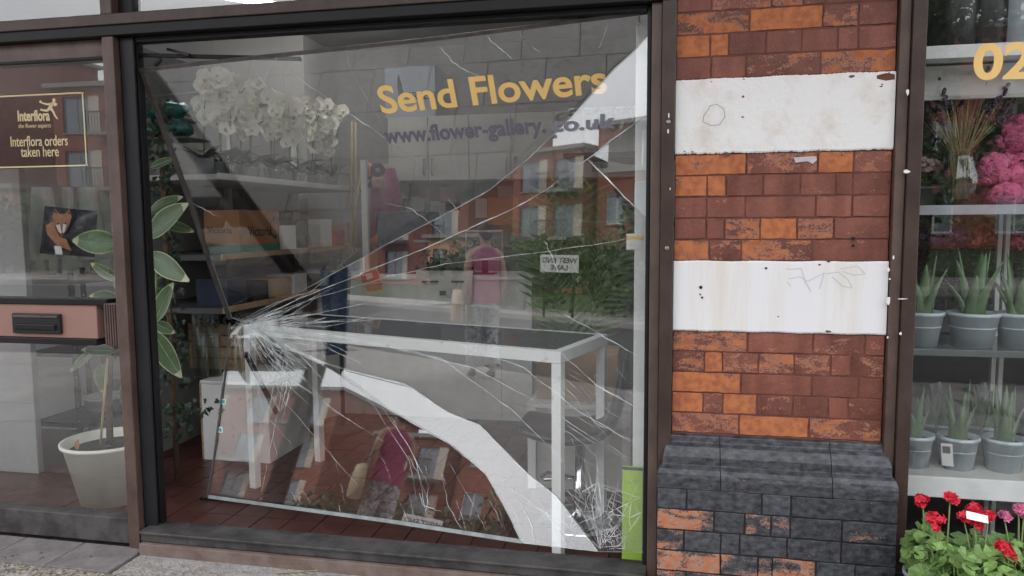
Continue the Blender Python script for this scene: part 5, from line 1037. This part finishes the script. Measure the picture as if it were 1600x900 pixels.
# rose teddy shape: a pink cushion of foam roses
c = A(1588, 318, .34); t = thing('rose_teddy', 'teddy bear shape covered in pink foam roses', 'rose bear', (c.x, .36, Z2))
rose = MB()
for k in range(3):
    r_ = .018-.0055*k
    rose.lathe([(r_*.5, .0), (r_, .009+.003*k), (r_*1.02, .016+.003*k), (r_*.88, .016+.003*k), (r_*.72, .006+.003*k)], n=9, cap=False)
rose_me = rose.mesh('rose', M['rose_pink'])
body = MB(); parts_ = [((0, 0, .1), .12, .1, .11), ((.01, -.02, .26), .085, .075, .08), ((-.1, -.06, .13), .05, .05, .06), ((-.07, -.09, .04), .055, .06, .04), ((-.06, -.0, .33), .03, .02, .03), ((.08, 0, .33), .03, .02, .03), ((.1, -.05, .12), .05, .05, .06)]
for c_, a, b, d in parts_: body.ball(c_, a*.86, b*.86, d*.86, 14, 8)
body.obj('body', M['rose_pink'], t); q = random.Random(8); nro = 0
for c_, a, b, d in parts_:
    for k in range(int(420*a*d/.0132*.16)+10):
        th_ = q.uniform(-math.pi, 0) if q.random() < .9 else q.uniform(0, math.pi); z = q.uniform(-.9, 1); s_ = math.sqrt(max(0, 1-z*z)); n_ = Vector((s_*math.cos(th_)/a, s_*math.sin(th_)/b, z/d)).normalized(); p = Vector(c_)+Vector((a*s_*math.cos(th_), b*s_*math.sin(th_), d*z))
        o = link('rose', rose_me, t); o.location = p-n_*.014; o.scale = (1.05,)*3; o.rotation_mode = 'QUATERNION'; o.rotation_quaternion = n_.to_track_quat('Z', 'Y'); nro += 1
def bloom(mb, c, r_, q, m=0, k=26, sz=.014, flat=.7):
    for i in range(k):
        d = Vector((q.gauss(0, 1), q.gauss(0, 1), q.gauss(0, 1))).normalized(); p = Vector(c)+Vector((d.x, d.y, d.z*flat))*r_*q.uniform(.75, 1.05)
        n_ = (d+Vector((q.uniform(-.4, .4), q.uniform(-.4, .4), q.uniform(-.2, .5)))).normalized(); x = n_.orthogonal().normalized(); y = n_.cross(x); s_ = sz*q.uniform(.7, 1.3); n5 = 5; b = len(mb.v)
        mb.v.append(tuple(p-n_*s_*.25))
        for j in range(n5*2):
            a = math.pi*j/n5; rr = s_*(1 if j % 2 == 0 else .62); mb.v.append(tuple(p+x*rr*math.cos(a)+y*rr*math.sin(a)))
        for j in range(n5*2): mb.f.append((b, b+1+j, b+1+(j+1) % (n5*2))); mb.m.append(m); mb.sm.append(False)
    return mb
def rleaf(mb, c, r_, n_, q, m=0):            # round scalloped leaf
    n_ = Vector(n_).normalized(); x = n_.orthogonal().normalized(); y = n_.cross(x); a0 = q.uniform(0, 6.28); b = len(mb.v); mb.v.append(tuple(Vector(c)-n_*r_*.22)); k = 12
    for j in range(k):
        a = a0+5.6*j/(k-1); rr = r_*(1 if j % 2 else .86); mb.v.append(tuple(Vector(c)+x*rr*math.cos(a)+y*rr*math.sin(a)+n_*q.uniform(-.1, .1)*r_))
    for j in range(k-1): mb.f.append((b, b+1+j, b+2+j)); mb.m.append(m); mb.sm.append(False)
# small flowering plants on the middle shelf, behind the aloes
ZM = Z3; q = random.Random(31)
for k, (px, py, m, lab) in enumerate(((1448, 300, 'pink_petal', 'pale pink hydrangea beside the lavender vase'),)):
    c = A(px, 262, .42); t = thing('hydrangea', lab, 'flower', (c.x, .42, Z2)); pot(t, (0, 0, 0), .035, .045, .08, 'pot_grey', 16); z0_ = c.z-Z2
    MB().tube([(0, 0, .06), (0, 0, z0_)], .004, 6).obj('stem', M['stem'], t); bloom(MB(), (0, 0, z0_), .055, q, 0, 70, .016).obj('flower_head', mat('dusty pink petal', (.6, .4, .38), .6, .3, 20, .05), t)
    for j in range(7): a = j*.9; leaf(MB(), (0, 0, z0_*.6), (.08*math.cos(a), .08*math.sin(a), z0_*.65), .05, (0, 0, 1), .2, rows=5).obj('leaf', M['leaf'], t)
for k, (px, py, m, lab) in enumerate(((1452, 372, 'lilac', 'lilac flowering plant behind the aloe nearest the pier'), (1482, 370, 'lilac', 'second lilac flowering plant behind the aloes'), (1497, 368, 'lilac', 'third lilac flowering plant behind the middle aloe'), (1523, 372, 'peach_petal', 'coral kalanchoe behind the middle aloe'), (1542, 362, 'peach_petal', 'peach kalanchoe beside the shelf rails'), (1583, 378, 'pink_petal', 'salmon pink kalanchoe beyond the shelf rails'), (1600, 372, 'pink_petal', 'pink kalanchoe at the picture edge'))):
    c = A(px, py, .62); zb_ = A(px, 420, .62).z; t = thing('pot_flower', lab, 'flower', (c.x, .62, Z3), 'flowering plants behind the aloes'); z0_ = c.z-Z3
    pot(t, (0, 0, 0), .035, .045, .08, 'pot_grey', 16); MB().tube([(0, 0, .06), (0, 0, z0_-.03)], .004, 6).obj('stem', M['stem'], t); bloom(MB(), (0, 0, z0_), .05, q, 0, 80, .012, .8).obj('flower_head', M[m], t)
    lf = MB()
    for j in range(24): a = q.uniform(0, 6.28); zz = q.uniform(.1, z0_-.03); leaf(lf, (0, 0, zz), (.08*math.cos(a), .06*math.sin(a), zz+q.uniform(-.01, .05)), .04, (0, 0, 1), .2, rows=4)
    tag(lf.obj('foliage', M['orchid_leaf'], t), kind='stuff')
t = thing('display_carton', 'black lettered plant carton behind the aloes', 'carton', (A(1520, 430, .75).x, .75, Z3)); MB().box(-.22, .22, 0, .1, 0, .2).obj('box', M['dark_board'], t, .003)
# aloes
def aloe(c, lab, hgt, n, grp, sleeve=False, r_=.062, ph=.115, seed=1, spread=.5, lw=.024):
    q = random.Random(seed); t = thing('aloe_plant', lab, 'aloe', c, grp); pot(t, (0, 0, 0), r_*.76, r_, ph, 'pot_blue')
    MB().lathe([(r_*.9, ph*.55), (r_*.93, ph*.57), (r_*.905, ph*.59)], n=28, cap=False).obj('pot_rib', M['pot_blue'], t)
    for k in range(n):
        a = k*2.4+q.uniform(-.3, .3); u = k/n; l = hgt*(1-.45*u)*q.uniform(.85, 1.05); out = spread*(.25+u)*l; w_ = lw*q.uniform(.85, 1.2); rows = []
        b = Vector((.014*math.cos(a), .014*math.sin(a), ph*.84)); d = Vector((math.cos(a), math.sin(a), 0)); s_ = Vector((-d.y, d.x, 0))
        for i in range(9):
            v = i/8; c_ = b+d*out*v**1.5+Vector((0, 0, l*v*(1-.12*v*u))); ww = w_*(1-v)**.75+.0006; up_ = Vector((0, 0, 1)); nn_ = (d-Vector((0, 0, out/l))).normalized()
            rows.append([c_+s_*ww, c_+nn_*ww*.55+s_*ww*.5, c_+nn_*ww*.7, c_+nn_*ww*.55-s_*ww*.5, c_-s_*ww, c_-nn_*ww*.05])
        MB().grid(rows, 0, True, True, True).obj('leaf', M['aloe'], t)
    if sleeve:
        rr = []
        for z, k_ in ((.0, .78), (ph, 1.06), (ph+hgt*.4, 1.25), (ph+hgt*.75, 1.4)):
            rr.append([Vector((r_*k_*(1+.07*math.sin(7*j*math.pi/10+z*20))*math.cos(2*math.pi*j/20), r_*k_*(1+.07*math.sin(7*j*math.pi/10+z*20))*math.sin(2*math.pi*j/20), z)) for j in range(20)])
        MB().grid(rr, 0, True, True).obj('plastic_sleeve', M['film'], t)
        if 'label' in lab:
            lb_ = MB().box(-.02, .02, -.001, 0, -.04, .04).obj('care_label', M['paper'], t); lb_.location = (-r_*.75, -r_*.78, ph*.5); lb_.rotation_euler = (R(-8), R(-9), R(-44))
            MB().box(-.015, .012, -.0016, -.0011, .005, .03).obj('print', M['grey_vinyl'], lb_)
    return t
for k, (px, hp, lab) in enumerate(((1437, 395, 'upper shelf aloe in pale blue pot nearest the pier'), (1518, 375, 'tallest upper shelf aloe in pale blue pot'), (1590, 392, 'upper shelf aloe in pale blue pot past the shelf rails'))):
    c = A(px, 545, .24); aloe((c.x, .24, Z3), lab, A(px, hp, .24).z-Z3-.1, 11, 'aloes on the upper shelf', False, .084 if k == 1 else .074, .125, 40+k, .5, .034)
for k, (px, hp, lab) in enumerate(((1427, 600, 'sleeved aloe in pale blue pot nearest the pier'), (1497, 590, 'sleeved aloe in pale blue pot with a care label'), (1570, 590, 'sleeved aloe in pale blue pot farthest from the pier'))):
    c = A(px, 742, .17); aloe((c.x, .19, Z4), lab, A(px, hp, .17).z-Z4-.1, 8, 'sleeved aloes on the lower shelf', True, .068, .12, 60+k, .32)
for k, (px, hp, lab) in enumerate(((1462, 612, 'unsleeved aloe standing behind the two sleeved ones by the pier'), (1535, 605, 'unsleeved aloe standing behind the labelled pot'))):
    c = A(px, 735, .36); aloe((c.x, .38, Z4), lab, A(px, hp, .36).z-Z4-.1, 12, 'unsleeved aloes on the lower shelf', False, .068, .12, 80+k, .45, .026)
# greenery standing at the back of the display
for k, (px, py, lab) in enumerate(((1452, 250, 'dark leafy foliage plant behind the hydrangea'), (1520, 260, 'dark leafy foliage plant behind the lavender'), (1590, 190, 'leafy foliage plant with orange lights behind the rose bear'))):
    c = A(px, py, .95); t = thing('foliage_plant', lab, 'plant', (c.x, .95, Z2-.4), 'foliage behind the display'); q = random.Random(70+k); pot(t, (0, 0, 0), .06, .08, .14, 'pot_grey', 16); lf = MB(); MB().tube([(0, 0, .1), (0, 0, .7)], .008, 6).obj('stem', M['bark'], t)
    for j in range(260):
        a = q.uniform(0, 6.28); zz = q.uniform(.12, .85); r_ = q.uniform(.02, .2); b = Vector((r_*math.cos(a), r_*math.sin(a)*.6, zz)); leaf(lf, b, b+Vector((q.uniform(-1, 1), q.uniform(-1, 0), q.uniform(-.4, .8))).normalized()*.08, .03, (q.uniform(-.5, .5), -1, .4), .15, rows=4)
    tag(lf.obj('foliage', M['palm'] if k == 1 else M['orchid_leaf'], t), kind='stuff')

# ------------------------------------------------------------------ geraniums on the pavement
t = thing('plant_tray', 'black plastic tray holding the geranium pots on the pavement', 'tray', (1.25, -.3, GZ))
TH = .13
for x0, x1, y0, y1, z0, z1 in ((-.5, .8, -.2, .2, TH, TH+.012), (-.5, .8, -.21, -.2005, TH-.01, TH+.06), (-.5, .8, .2005, .21, TH-.01, TH+.06), (-.51, -.5005, -.21, .21, TH-.01, TH+.06)): MB().box(x0, x1, y0, y1, z0, z1).obj('tray_side', M['tray'], t, .003)
for x, y in ((-.45, -.15), (-.45, .15), (.7, -.15), (.7, .15)): MB().box(x-.025, x+.025, y-.025, y+.025, 0, TH-.0005).obj('foot', M['tray'], t)
pkg('white_block', 'small white block on the pavement beside the plant tray', 'block', (A(1450, 890, -.45).x, -.58, GZ), (.06, .06, .12), 'white_worn')
def geranium(px, py, Y, lab, heads, nl, seed, m='red_petal', leafR=.13):
    q = random.Random(seed); c = A(px, py, Y); base = Vector((c.x, Y, GZ+TH+.012)); t = thing('geranium', lab, 'geranium', base, 'geraniums in the tray'); pot(t, (0, 0, 0), .045, .06, .1, 'pot_grey', 24)
    tag_f = MB()
    for k in range(nl*3):
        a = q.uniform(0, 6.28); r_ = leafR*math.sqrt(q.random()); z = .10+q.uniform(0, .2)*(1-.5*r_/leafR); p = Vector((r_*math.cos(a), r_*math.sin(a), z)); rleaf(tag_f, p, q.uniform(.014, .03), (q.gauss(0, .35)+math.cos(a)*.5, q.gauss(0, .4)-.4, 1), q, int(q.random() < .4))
        tag_f.tube([Vector((p.x*.2, p.y*.2, .09)), Vector((p.x*.7, p.y*.7, z*.75)), p-Vector((0, 0, .004))], .0018, 4)
    tag(tag_f.obj('foliage', [M['ger_leaf'], M['ger_leaf2']], t), kind='stuff')
    for hx, hy, hr in heads:
        e = A(hx, hy, Y)-base; st_ = MB().tube([Vector((e.x*.15, 0, .1)), Vector((e.x*.5, -.02, e.z*.65)), e], [.0035, .003, .002], 6).obj('flower_stem', M['stem'], t); hr *= .85; bl_ = bloom(MB(), e, hr*.9, q, 0, 24, .012, .55); bloom(bl_, e+Vector((q.uniform(-.8, .8)*hr, -.3*hr, -.6*hr)), hr*.7, q, 0, 10, .012, .7).obj('flower_head', M[m], st_)
    return t
geranium(1446, 850, -.2, 'red geranium in grey pot closest to the pier post', [(1441, 778, .026)], 24, 1, leafR=.06)
geranium(1470, 868, -.3, 'red geranium with the largest flower head in the tray', [(1461, 808, .036), (1485, 775, .02)], 34, 2, leafR=.085)
geranium(1525, 855, -.3, 'red geranium with a white plant card in its leaves', [(1521, 795, .034), (1505, 805, .016), (1545, 803, .018), (1524, 815, .02)], 46, 3)
geranium(1497, 895, -.42, 'front geranium in grey pot with bare soil showing', [], 26, 4, leafR=.08)
geranium(1570, 890, -.4, 'red geranium at the front edge of the tray', [(1568, 853, .026), (1576, 865, .018)], 60, 5)
geranium(1585, 845, -.25, 'pink flowered geranium by the window sill', [(1568, 803, .018), (1592, 793, .018), (1600, 800, .014)], 60, 6, 'pink_petal')
geranium(1620, 885, -.34, 'leafy geranium cut by the picture edge', [], 60, 7)
o = tag(MB().box(-.032, .032, 0, .001, -.012, .012).obj('plant_card', M['paper'], bevel=.0004), 'white care card among the red geranium flowers', 'card'); o.location = A(1527, 808, -.36); o.rotation_euler = (R(-35), R(12), R(5))
tag(MB().tube([AZ(430, 896, GZ+.004), AZ(470, 893, GZ+.004), AZ(520, 889, GZ+.004)], .0025, 5).obj('straw_stalk', M['straw']), 'thin dry stalk lying on the pavement', 'stalk')
lt = MB(); q = random.Random(77)
for k in range(180):
    p = Vector((q.uniform(-3, .6), -.12-abs(q.gauss(0, .22)), GZ+.003)); s_ = q.uniform(.002, .006); lt.obox(p, Vector((s_, s_*.3, 0)), Vector((-s_*.3, s_*.7, 0)), Vector((0, 0, .001)))
tag(lt.obj('grit', M['straw']), 'scattered grit and dry bits along the step', 'litter', kind='stuff')
# ================================================================== across the street (seen in the glass)
def house(name, label, x0, x1, yf, floors, fh, cols, wallm, ww, wh, sill=.35, top=None, balcony=(), ground=None, panel=False):
    t = thing(name, label, 'building', ((x0+x1)/2, yf, GZ)); H = floors*fh; W = (x1-x0); cw = W/cols; wm = MB(); d = .35
    xs = []
    for c in range(cols): xs.append((-W/2+cw*(c+.5)-ww/2, -W/2+cw*(c+.5)+ww/2))
    for f in range(floors):
        z0, z1 = f*fh, (f+1)*fh; zs, zt = z0+sill, z0+sill+wh
        wm.box(-W/2, W/2, -d, 0, z0, zs); wm.box(-W/2, W/2, -d, 0, zt, z1)
        e = [-W/2]+[v for p in xs for v in p]+[W/2]
        for k in range(0, len(e), 2): wm.box(e[k], e[k+1], -d, 0, zs, zt)
    wm.box(-W/2, W/2, -9, -d, 0, H); wm.obj('wall', M[wallm], t)
    for f in range(floors):
        zs = f*fh+sill
        for c, (a, b) in enumerate(xs):
            o = MB().box(a, a+.07, -.2, -.12, zs, zs+wh).box(b-.07, b, -.2, -.12, zs, zs+wh).box(a+.07, b-.07, -.2, -.12, zs, zs+.07).box(a+.07, b-.07, -.2, -.12, zs+wh-.07, zs+wh).box((a+b)/2-.04, (a+b)/2+.04, -.2, -.12, zs+.07, zs+wh-.07).obj('window', M['white_far'] if not panel else M['grey_far'], t)
            MB().box(a+.07, b-.07, -.18, -.15, zs+.07, zs+wh-.07).obj('pane', M['pane_far'], o); MB().box(a-.05, b+.05, -.1, .08, zs-.08, zs-.002).obj('sill', M['grey_far'], o)
            if panel: MB().box(b+.02, b+.7, -.05, .03, zs, zs+wh).obj('side_panel', M['cream_far'], o)
            if (f > 0 if balcony == 'all' else (f, c) in balcony):
                bl = MB().box(a-.6, b+.6, .005, 1.3, zs-.3, zs-.1).obj('balcony', M['grey_far'], t); rl = MB().box(a-.6, b+.6, 1.25, 1.3, zs+.9, zs+.96)
                n = 16
                for k in range(n+1): x = a-.58+(b-a+1.16)*k/n; rl.box(x-.015, x+.015, 1.26, 1.29, zs-.1, zs+.9)
                rl.obj('railing', M['black'], bl)
    r_ = MB().box(-W/2-.3, W/2+.3, -9.2, .35, H+.002, H+.25).obj('roof', M['grey_far'], t)
    if top:
        MB().box(-W/2+1, W/2-1, -8, -1.5, H+.252, H+2.9).obj('top_storey', M['grey_far'], t); MB().box(-W/2+.4, W/2-.4, -8.5, -.6, H+2.901, H+3.15).obj('top_roof', M['grey_far'], t)
        for k in range(cols):
            x = -W/2+cw*(k+.5); 
            if -W/2+1.6 < x < W/2-1.6: o = MB().box(x-ww/2-.2, x+ww/2+.2, -1.499, -1.44, H+.5, H+2.6).obj('window', M['white_far'], t); MB().box(x-ww/2-.1, x+ww/2+.1, -1.4395, -1.42, H+.6, H+2.5).obj('pane', M['pane_far'], o)
    return t
FY = -34
house('brick_flats', 'tall red brick flats with dark balconies across the street', -62, -38.5, FY, 4, 3.0, 4, 'brick_far', 2.3, 2.1, .4, None, ((1, 2), (2, 2), (3, 3), (1, 3)), None, True)
house('brick_flats', 'red brick flats with white windows next to the balconied flats', -34, -28, FY, 3, 3.0, 2, 'brick_far', 1.7, 2.0, .5, None, ((1, 1), (2, 1)), None, True)
house('peach_shop', 'low peach rendered shop building with small windows', -37.5, -32.5, -29.5, 1, 3.2, 2, 'peach_far', 1.4, 1.3, 1.2)
house('brick_flats', 'brown brick flats with plain windows between the other blocks', -27.6, -18.5, FY-1, 3, 3.45, 3, 'brick_far', 1.6, 1.9, .8)
house('brick_flats', 'long red brick flats opposite the shop window', -18, 6, FY, 3, 3.0, 9, 'brick_far', 1.5, 1.9, .6, True)
house('brick_terrace', 'red brick terrace farthest along the street', -98, -63, FY, 3, 3.0, 11, 'brick_far', 1.5, 1.9, .6, True, (), None, True)
house('corner_flats', 'brown brick corner flats at the far end', 7, 40, FY, 3, 3.2, 10, 'brick_far', 1.6, 1.8, .7)
def tree(x, y, h, cr_, lab, seed, trunk_h=2.2):
    q = random.Random(seed); t = thing('street_tree', lab, 'tree', (x, y, GZ), 'street trees opposite')
    MB().tube([(0, 0, 0), (.05, 0, trunk_h), (-.05, .1, h*.6), (0, 0, h*.85)], [.16, .12, .08, .02], 8).obj('trunk', M['trunk'], t)
    for k in range(6):
        a = k*1.05+q.uniform(-.3, .3); z = trunk_h+(h-trunk_h)*k*.11; MB().tube([(0, 0, z), (cr_*.4*math.cos(a), cr_*.4*math.sin(a), z+.7), (cr_*.75*math.cos(a), cr_*.75*math.sin(a), z+1.2)], [.06, .04, .015], 6).obj('limb', M['trunk'], t)
    cm = MB(); cl = [(Vector((q.gauss(0, .45)*cr_, q.gauss(0, .45)*cr_, trunk_h+(h-trunk_h)*q.uniform(.05, .95))), q.uniform(.45, .9)) for _ in range(30)]
    for c, r_ in cl:
        for k in range(130):
            d = Vector((q.gauss(0, 1), q.gauss(0, 1), q.gauss(0, 1))).normalized()*r_*q.uniform(.5, 1); p = c+d; n_ = (d.normalized()+rv(.6)).normalized(); a = n_.orthogonal().normalized()*q.uniform(.06, .13); b = n_.cross(a).normalized()*q.uniform(.06, .1)
            cm.face((p-a, p+b, p+a, p-b))
    tag(cm.obj('crown', M['foliage'], t), kind='stuff')
tree(1.6, -14.6, 6.6, 1.7, 'tall street tree in front of the long brick flats', 3, 1.0); tree(-33, -14.4, 5.8, 1.7, 'tall street tree in front of the balconied flats', 4)
tree(-7.9, -14.3, 4.2, 1.0, 'bushy low tree nearest the tall street tree', 11, .5); tree(-9.7, -14.7, 4.8, 1.0, 'bushy low tree beside the street name plate', 12, .5)
tree(5.2, -13.9, 6.6, 2.0, 'broad dark tree opposite the display window', 5, 1.6); tree(9.0, -14.2, 7.2, 2.2, 'tallest dark tree beyond the display window', 6, 1.6); tree(13.4, -14.0, 6.4, 2.0, 'dark tree at the far end of the opposite pavement', 7, 1.6)
for k, (x, lab) in enumerate(((-15.2, 'loose evergreen bush nearest the peach shop'), (-13.2, 'loose evergreen bush between its two neighbours'), (-16.9, 'loose evergreen bush in front of the white windows'), (-18.8, 'loose evergreen bush farthest along the row'), (-11.6, 'loose evergreen bush behind the street name plate'), (-7.4, 'loose evergreen bush beside the tall street tree'))):
    t = thing('evergreen_bush', lab, 'bush', (x, -15.4, GZ), 'bushes opposite'); hm = MB(); q = random.Random(90+k); MB().tube([(0, 0, 0), (.1, 0, .8), (0, 0, 1.6)], [.07, .05, .02], 6).obj('stem', M['trunk'], t)
    for c_ in range(14):
        cc = Vector((q.gauss(0, .55), q.gauss(0, .4), q.uniform(.35, 1.9))); r_ = q.uniform(.3, .6)
        for j in range(130): p = cc+Vector((q.gauss(0, .5), q.gauss(0, .5), q.gauss(0, .5)))*r_; a = Vector((q.uniform(-1, 1), q.uniform(-1, 1), q.uniform(-1, 1)))*.09; b = Vector((q.uniform(-1, 1), q.uniform(-1, 1), q.uniform(-1, 1)))*.07; hm.face((p-a, p+b, p+a, p-b))
    tag(hm.obj('foliage', M['foliage'], t), kind='stuff')
# ------------------------------------------------------------------ where the glass sees: a point along the reflected ray
def seen(pl, px, py, dist):
    p = pl.at(px, py); d = (p-CAM).normalized(); r_ = d-2*d.dot(pl.n)*pl.n; return p+r_*dist, r_
def seen_on_ground(pl, px, py, z=GZ):
    p = pl.at(px, py); d = (p-CAM).normalized(); r_ = d-2*d.dot(pl.n)*pl.n; return p+r_*((z-p.z)/r_.z) if r_.z < -.01 else None
def skin(name, verts, edges, radii, m, parent, root=0, lv=2):
    me = bpy.data.meshes.new(name); me.from_pydata([tuple(v) for v in verts], edges, [])
    o = bpy.data.objects.new(name, me); COL.objects.link(o)
    o.modifiers.new('skin', 'SKIN'); sv = me.skin_vertices[0].data if me.skin_vertices else None
    if sv is None:
        bpy.context.view_layer.objects.active = o; o.select_set(True); bpy.ops.object.mode_set(mode='EDIT'); bpy.ops.object.mode_set(mode='OBJECT'); sv = me.skin_vertices[0].data
    for i, r_ in enumerate(radii): sv[i].radius = r_ if isinstance(r_, tuple) else (r_, r_)
    sv[root].use_root = True
    s_ = o.modifiers.new('sub', 'SUBSURF'); s_.levels = lv; s_.render_levels = lv
    bpy.context.view_layer.update(); dg = bpy.context.evaluated_depsgraph_get(); me2 = bpy.data.meshes.new_from_object(o.evaluated_get(dg)); bpy.data.objects.remove(o)
    me2.materials.clear(); me2.materials.append(m); me2.polygons.foreach_set('use_smooth', [True]*len(me2.polygons)); return link(name, me2, parent)
def ring(c, rx, ry, n=18): return [Vector((c[0]+rx*math.cos(2*math.pi*k/n), c[1]+ry*math.sin(2*math.pi*k/n), c[2])) for k in range(n)]
def woman(loc, rz):
    t = thing('person', 'person in magenta sleeveless top and patterned trousers walking past, mirrored in the glass', 'person', loc); t.rotation_euler.z = rz    # faces +y of its own frame
    V = [(0, 0, .92), (0, .0, 1.1), (0, .0, 1.28), (0, 0, 1.40), (0, .01, 1.47), (0, .02, 1.54), (0, .025, 1.64),
         (.17, 0, 1.38), (.22, -.05, 1.12), (.2, .08, .9), (.19, .13, .84), (-.17, 0, 1.38), (-.23, -.02, 1.1), (-.2, .1, .9), (-.19, .15, .84),
         (.09, 0, .86), (.1, .08, .48), (.09, .02, .1), (.09, .1, .04), (-.09, 0, .86), (-.09, .02, .48), (-.09, -.14, .12), (-.09, -.07, .05)]
    Ed = [(0, 1), (1, 2), (2, 3), (3, 4), (4, 5), (5, 6), (3, 7), (7, 8), (8, 9), (9, 10), (3, 11), (11, 12), (12, 13), (13, 14), (0, 15), (15, 16), (16, 17), (17, 18), (0, 19), (19, 20), (20, 21), (21, 22)]
    Rd = [(.14, .1), (.115, .09), (.13, .09), (.1, .075), .048, .075, .07, .05, .04, .03, .026, .05, .04, .03, .026, .085, .06, .04, .035, .085, .06, .04, .035]
    b = skin('body', V, Ed, Rd, M['skin'], t)
    for s_ in (-1, 1):                       # hands: palm and five fingers
        w_ = Vector((s_*.19, .135 if s_ > 0 else .155, .835)); hm = MB(); hm.ball(w_+Vector((0, .012, -.035)), .014, .032, .045, 10, 6)
        for k in range(4): f0_ = w_+Vector((0, -.014+.018*k, -.07)); hm.tube([f0_, f0_+Vector((-s_*.006, .004, -.03)), f0_+Vector((-s_*.018, .006, -.052-.006*(k in (1, 2))))], [.0085, .008, .0065], 6)
        hm.tube([w_+Vector((0, .04, -.02)), w_+Vector((-s_*.008, .058, -.045)), w_+Vector((-s_*.012, .06, -.068))], [.01, .009, .007], 6); hm.obj('hand', M['skin'], t)
    top = [ring((0, .0, z), rx, ry) for z, rx, ry in ((.84, .185, .145), (.95, .175, .135), (1.08, .15, .12), (1.25, .165, .125), (1.36, .17, .105), (1.42, .12, .085), (1.445, .085, .075))]
    for i, r_ in enumerate(top):
        for k, p in enumerate(r_): p.x += .006*math.sin(k*2.2+i); p.y += .006*math.cos(k*3.1+i)
    MB().grid(top, 0, True, True).obj('top', M['magenta'], t)
    tr = MB(); tr.grid([ring((0, 0, z), rx, ry) for z, rx, ry in ((.99, .14, .115), (.92, .165, .13), (.84, .175, .135), (.78, .17, .13))], 0, True, True)
    for pts in (((.085, 0, .82), (.1, .07, .48), (.09, .03, .22), (.09, .02, .12)), ((-.085, 0, .82), (-.09, .02, .48), (-.09, -.08, .26), (-.09, -.13, .15))): tr.tube(pts, [.105, .09, .085, .09], 14, cap=False)
    tr.obj('trousers', M['trouser'], t)
    h_ = MB(); h_.ball((0, .0, 1.655), .095, .11, .105, 16, 10); h_.ball((0, -.1, 1.7), .055, .055, .05, 12, 8); h_.ball((0, -.05, 1.6), .075, .06, .08, 12, 8); hr = h_.obj('hair', M['hair'], t)
    f_ = MB(); f_.ball((0, .05, 1.615), .072, .07, .1, 16, 10); f_.tube([(0, .115, 1.63), (0, .137, 1.6), (0, .118, 1.592)], [.008, .013, .012], 8); f_.ball((.076, .02, 1.61), .012, .02, .03, 8, 6); f_.ball((-.076, .02, 1.61), .012, .02, .03, 8, 6); fo = f_.obj('face', M['skin'], t)
    for s_ in (-1, 1): MB().ball((s_*.03, .111, 1.635), .011, .008, .007, 8, 6).obj('eye', M['paper'], fo); MB().ball((s_*.03, .118, 1.635), .005, .004, .005, 8, 6).obj('iris', M['black'], fo); MB().tube([(s_*.015, .118, 1.655), (s_*.045, .106, 1.655)], .004, 5).obj('eyebrow', M['hair'], fo)
    MB().tube([(-.022, .112, 1.567), (0, .12, 1.568), (.022, .112, 1.567)], [.003, .007, .003], 6).obj('mouth', M['red_print'], fo)
    for x, y, z, a in ((.09, .07, .035, 0), (-.09, -.1, .05, .25)): MB().ball((x, y+.03, z), .045, .12, .04, 12, 8).obj('shoe', M['shoe'], t)
    return t
PQ = (pM2 if True else pM)
fpos = seen_on_ground(pM2, 752, 590)
if fpos is None: fpos = Vector((-5, -4, GZ))
DBG_W = fpos
wo = woman((fpos.x, fpos.y, GZ), 0)
view = (pM2.at(752, 500)-fpos); view.z = 0
wo.rotation_euler.z = math.atan2(-view.x, view.y)+R(165)
bp_ = wo.matrix_basis @ Vector((.27, .02, 0)); bp_ = Matrix.Translation(wo.location) @ Matrix.Rotation(wo.rotation_euler.z, 4, 'Z') @ Vector((.3, .02, 0))
t = thing('tote_bag', 'cream canvas shoulder bag with dark strap carried by the walker', 'bag', bp_); t.rotation_euler.z = wo.rotation_euler.z
MB().grid([ring((0, 0, z), rx, ry, 16) for z, rx, ry in ((.62, .05, .13), (.64, .06, .17), (.8, .06, .18), (.98, .03, .18))], 0, True, True, True).obj('bag', M['tote'], t)
MB().bar((-.02, -.12, .97), (-.13, -.01, 1.44), .035, .006, (1, 0, 0)).bar((-.02, .12, .97), (-.13, .01, 1.44), .035, .006, (1, 0, 0)).obj('strap', M['black'], t)
# street name plate on two short posts
sp, sr = seen(pM2, 874, 412, 17.5)
t = thing('street_sign', 'white street name plate on two posts across the road', 'sign', (sp.x, sp.y, GZ)); dirv = (pM2.at(874, 412)-sp); dirv.z = 0; t.rotation_euler.z = math.atan2(-dirv.x, dirv.y)+R(180)+R(12)
hz_ = sp.z-GZ; MB().box(-.54, .54, -.012, .0, hz_-.24, hz_+.24).obj('plate', M['paper'], t, .006)
for x in (-.4, .4): MB().box(x-.03, x+.03, .0005, .05, 0, hz_+.22).obj('post', M['black'], t, .006)
for tx, dz, sz in (('WEST END', .02, .2), ('LANE', -.17, .2)):
    me = text_mesh(tx, sz, M['black'], Matrix.Identity(4), offset=.004, align='CENTER'); me.transform(frame_M(Vector((0, -.0126, hz_+dz)), (1, 0, 0), (0, -1, 0))); link('lettering', me, t)
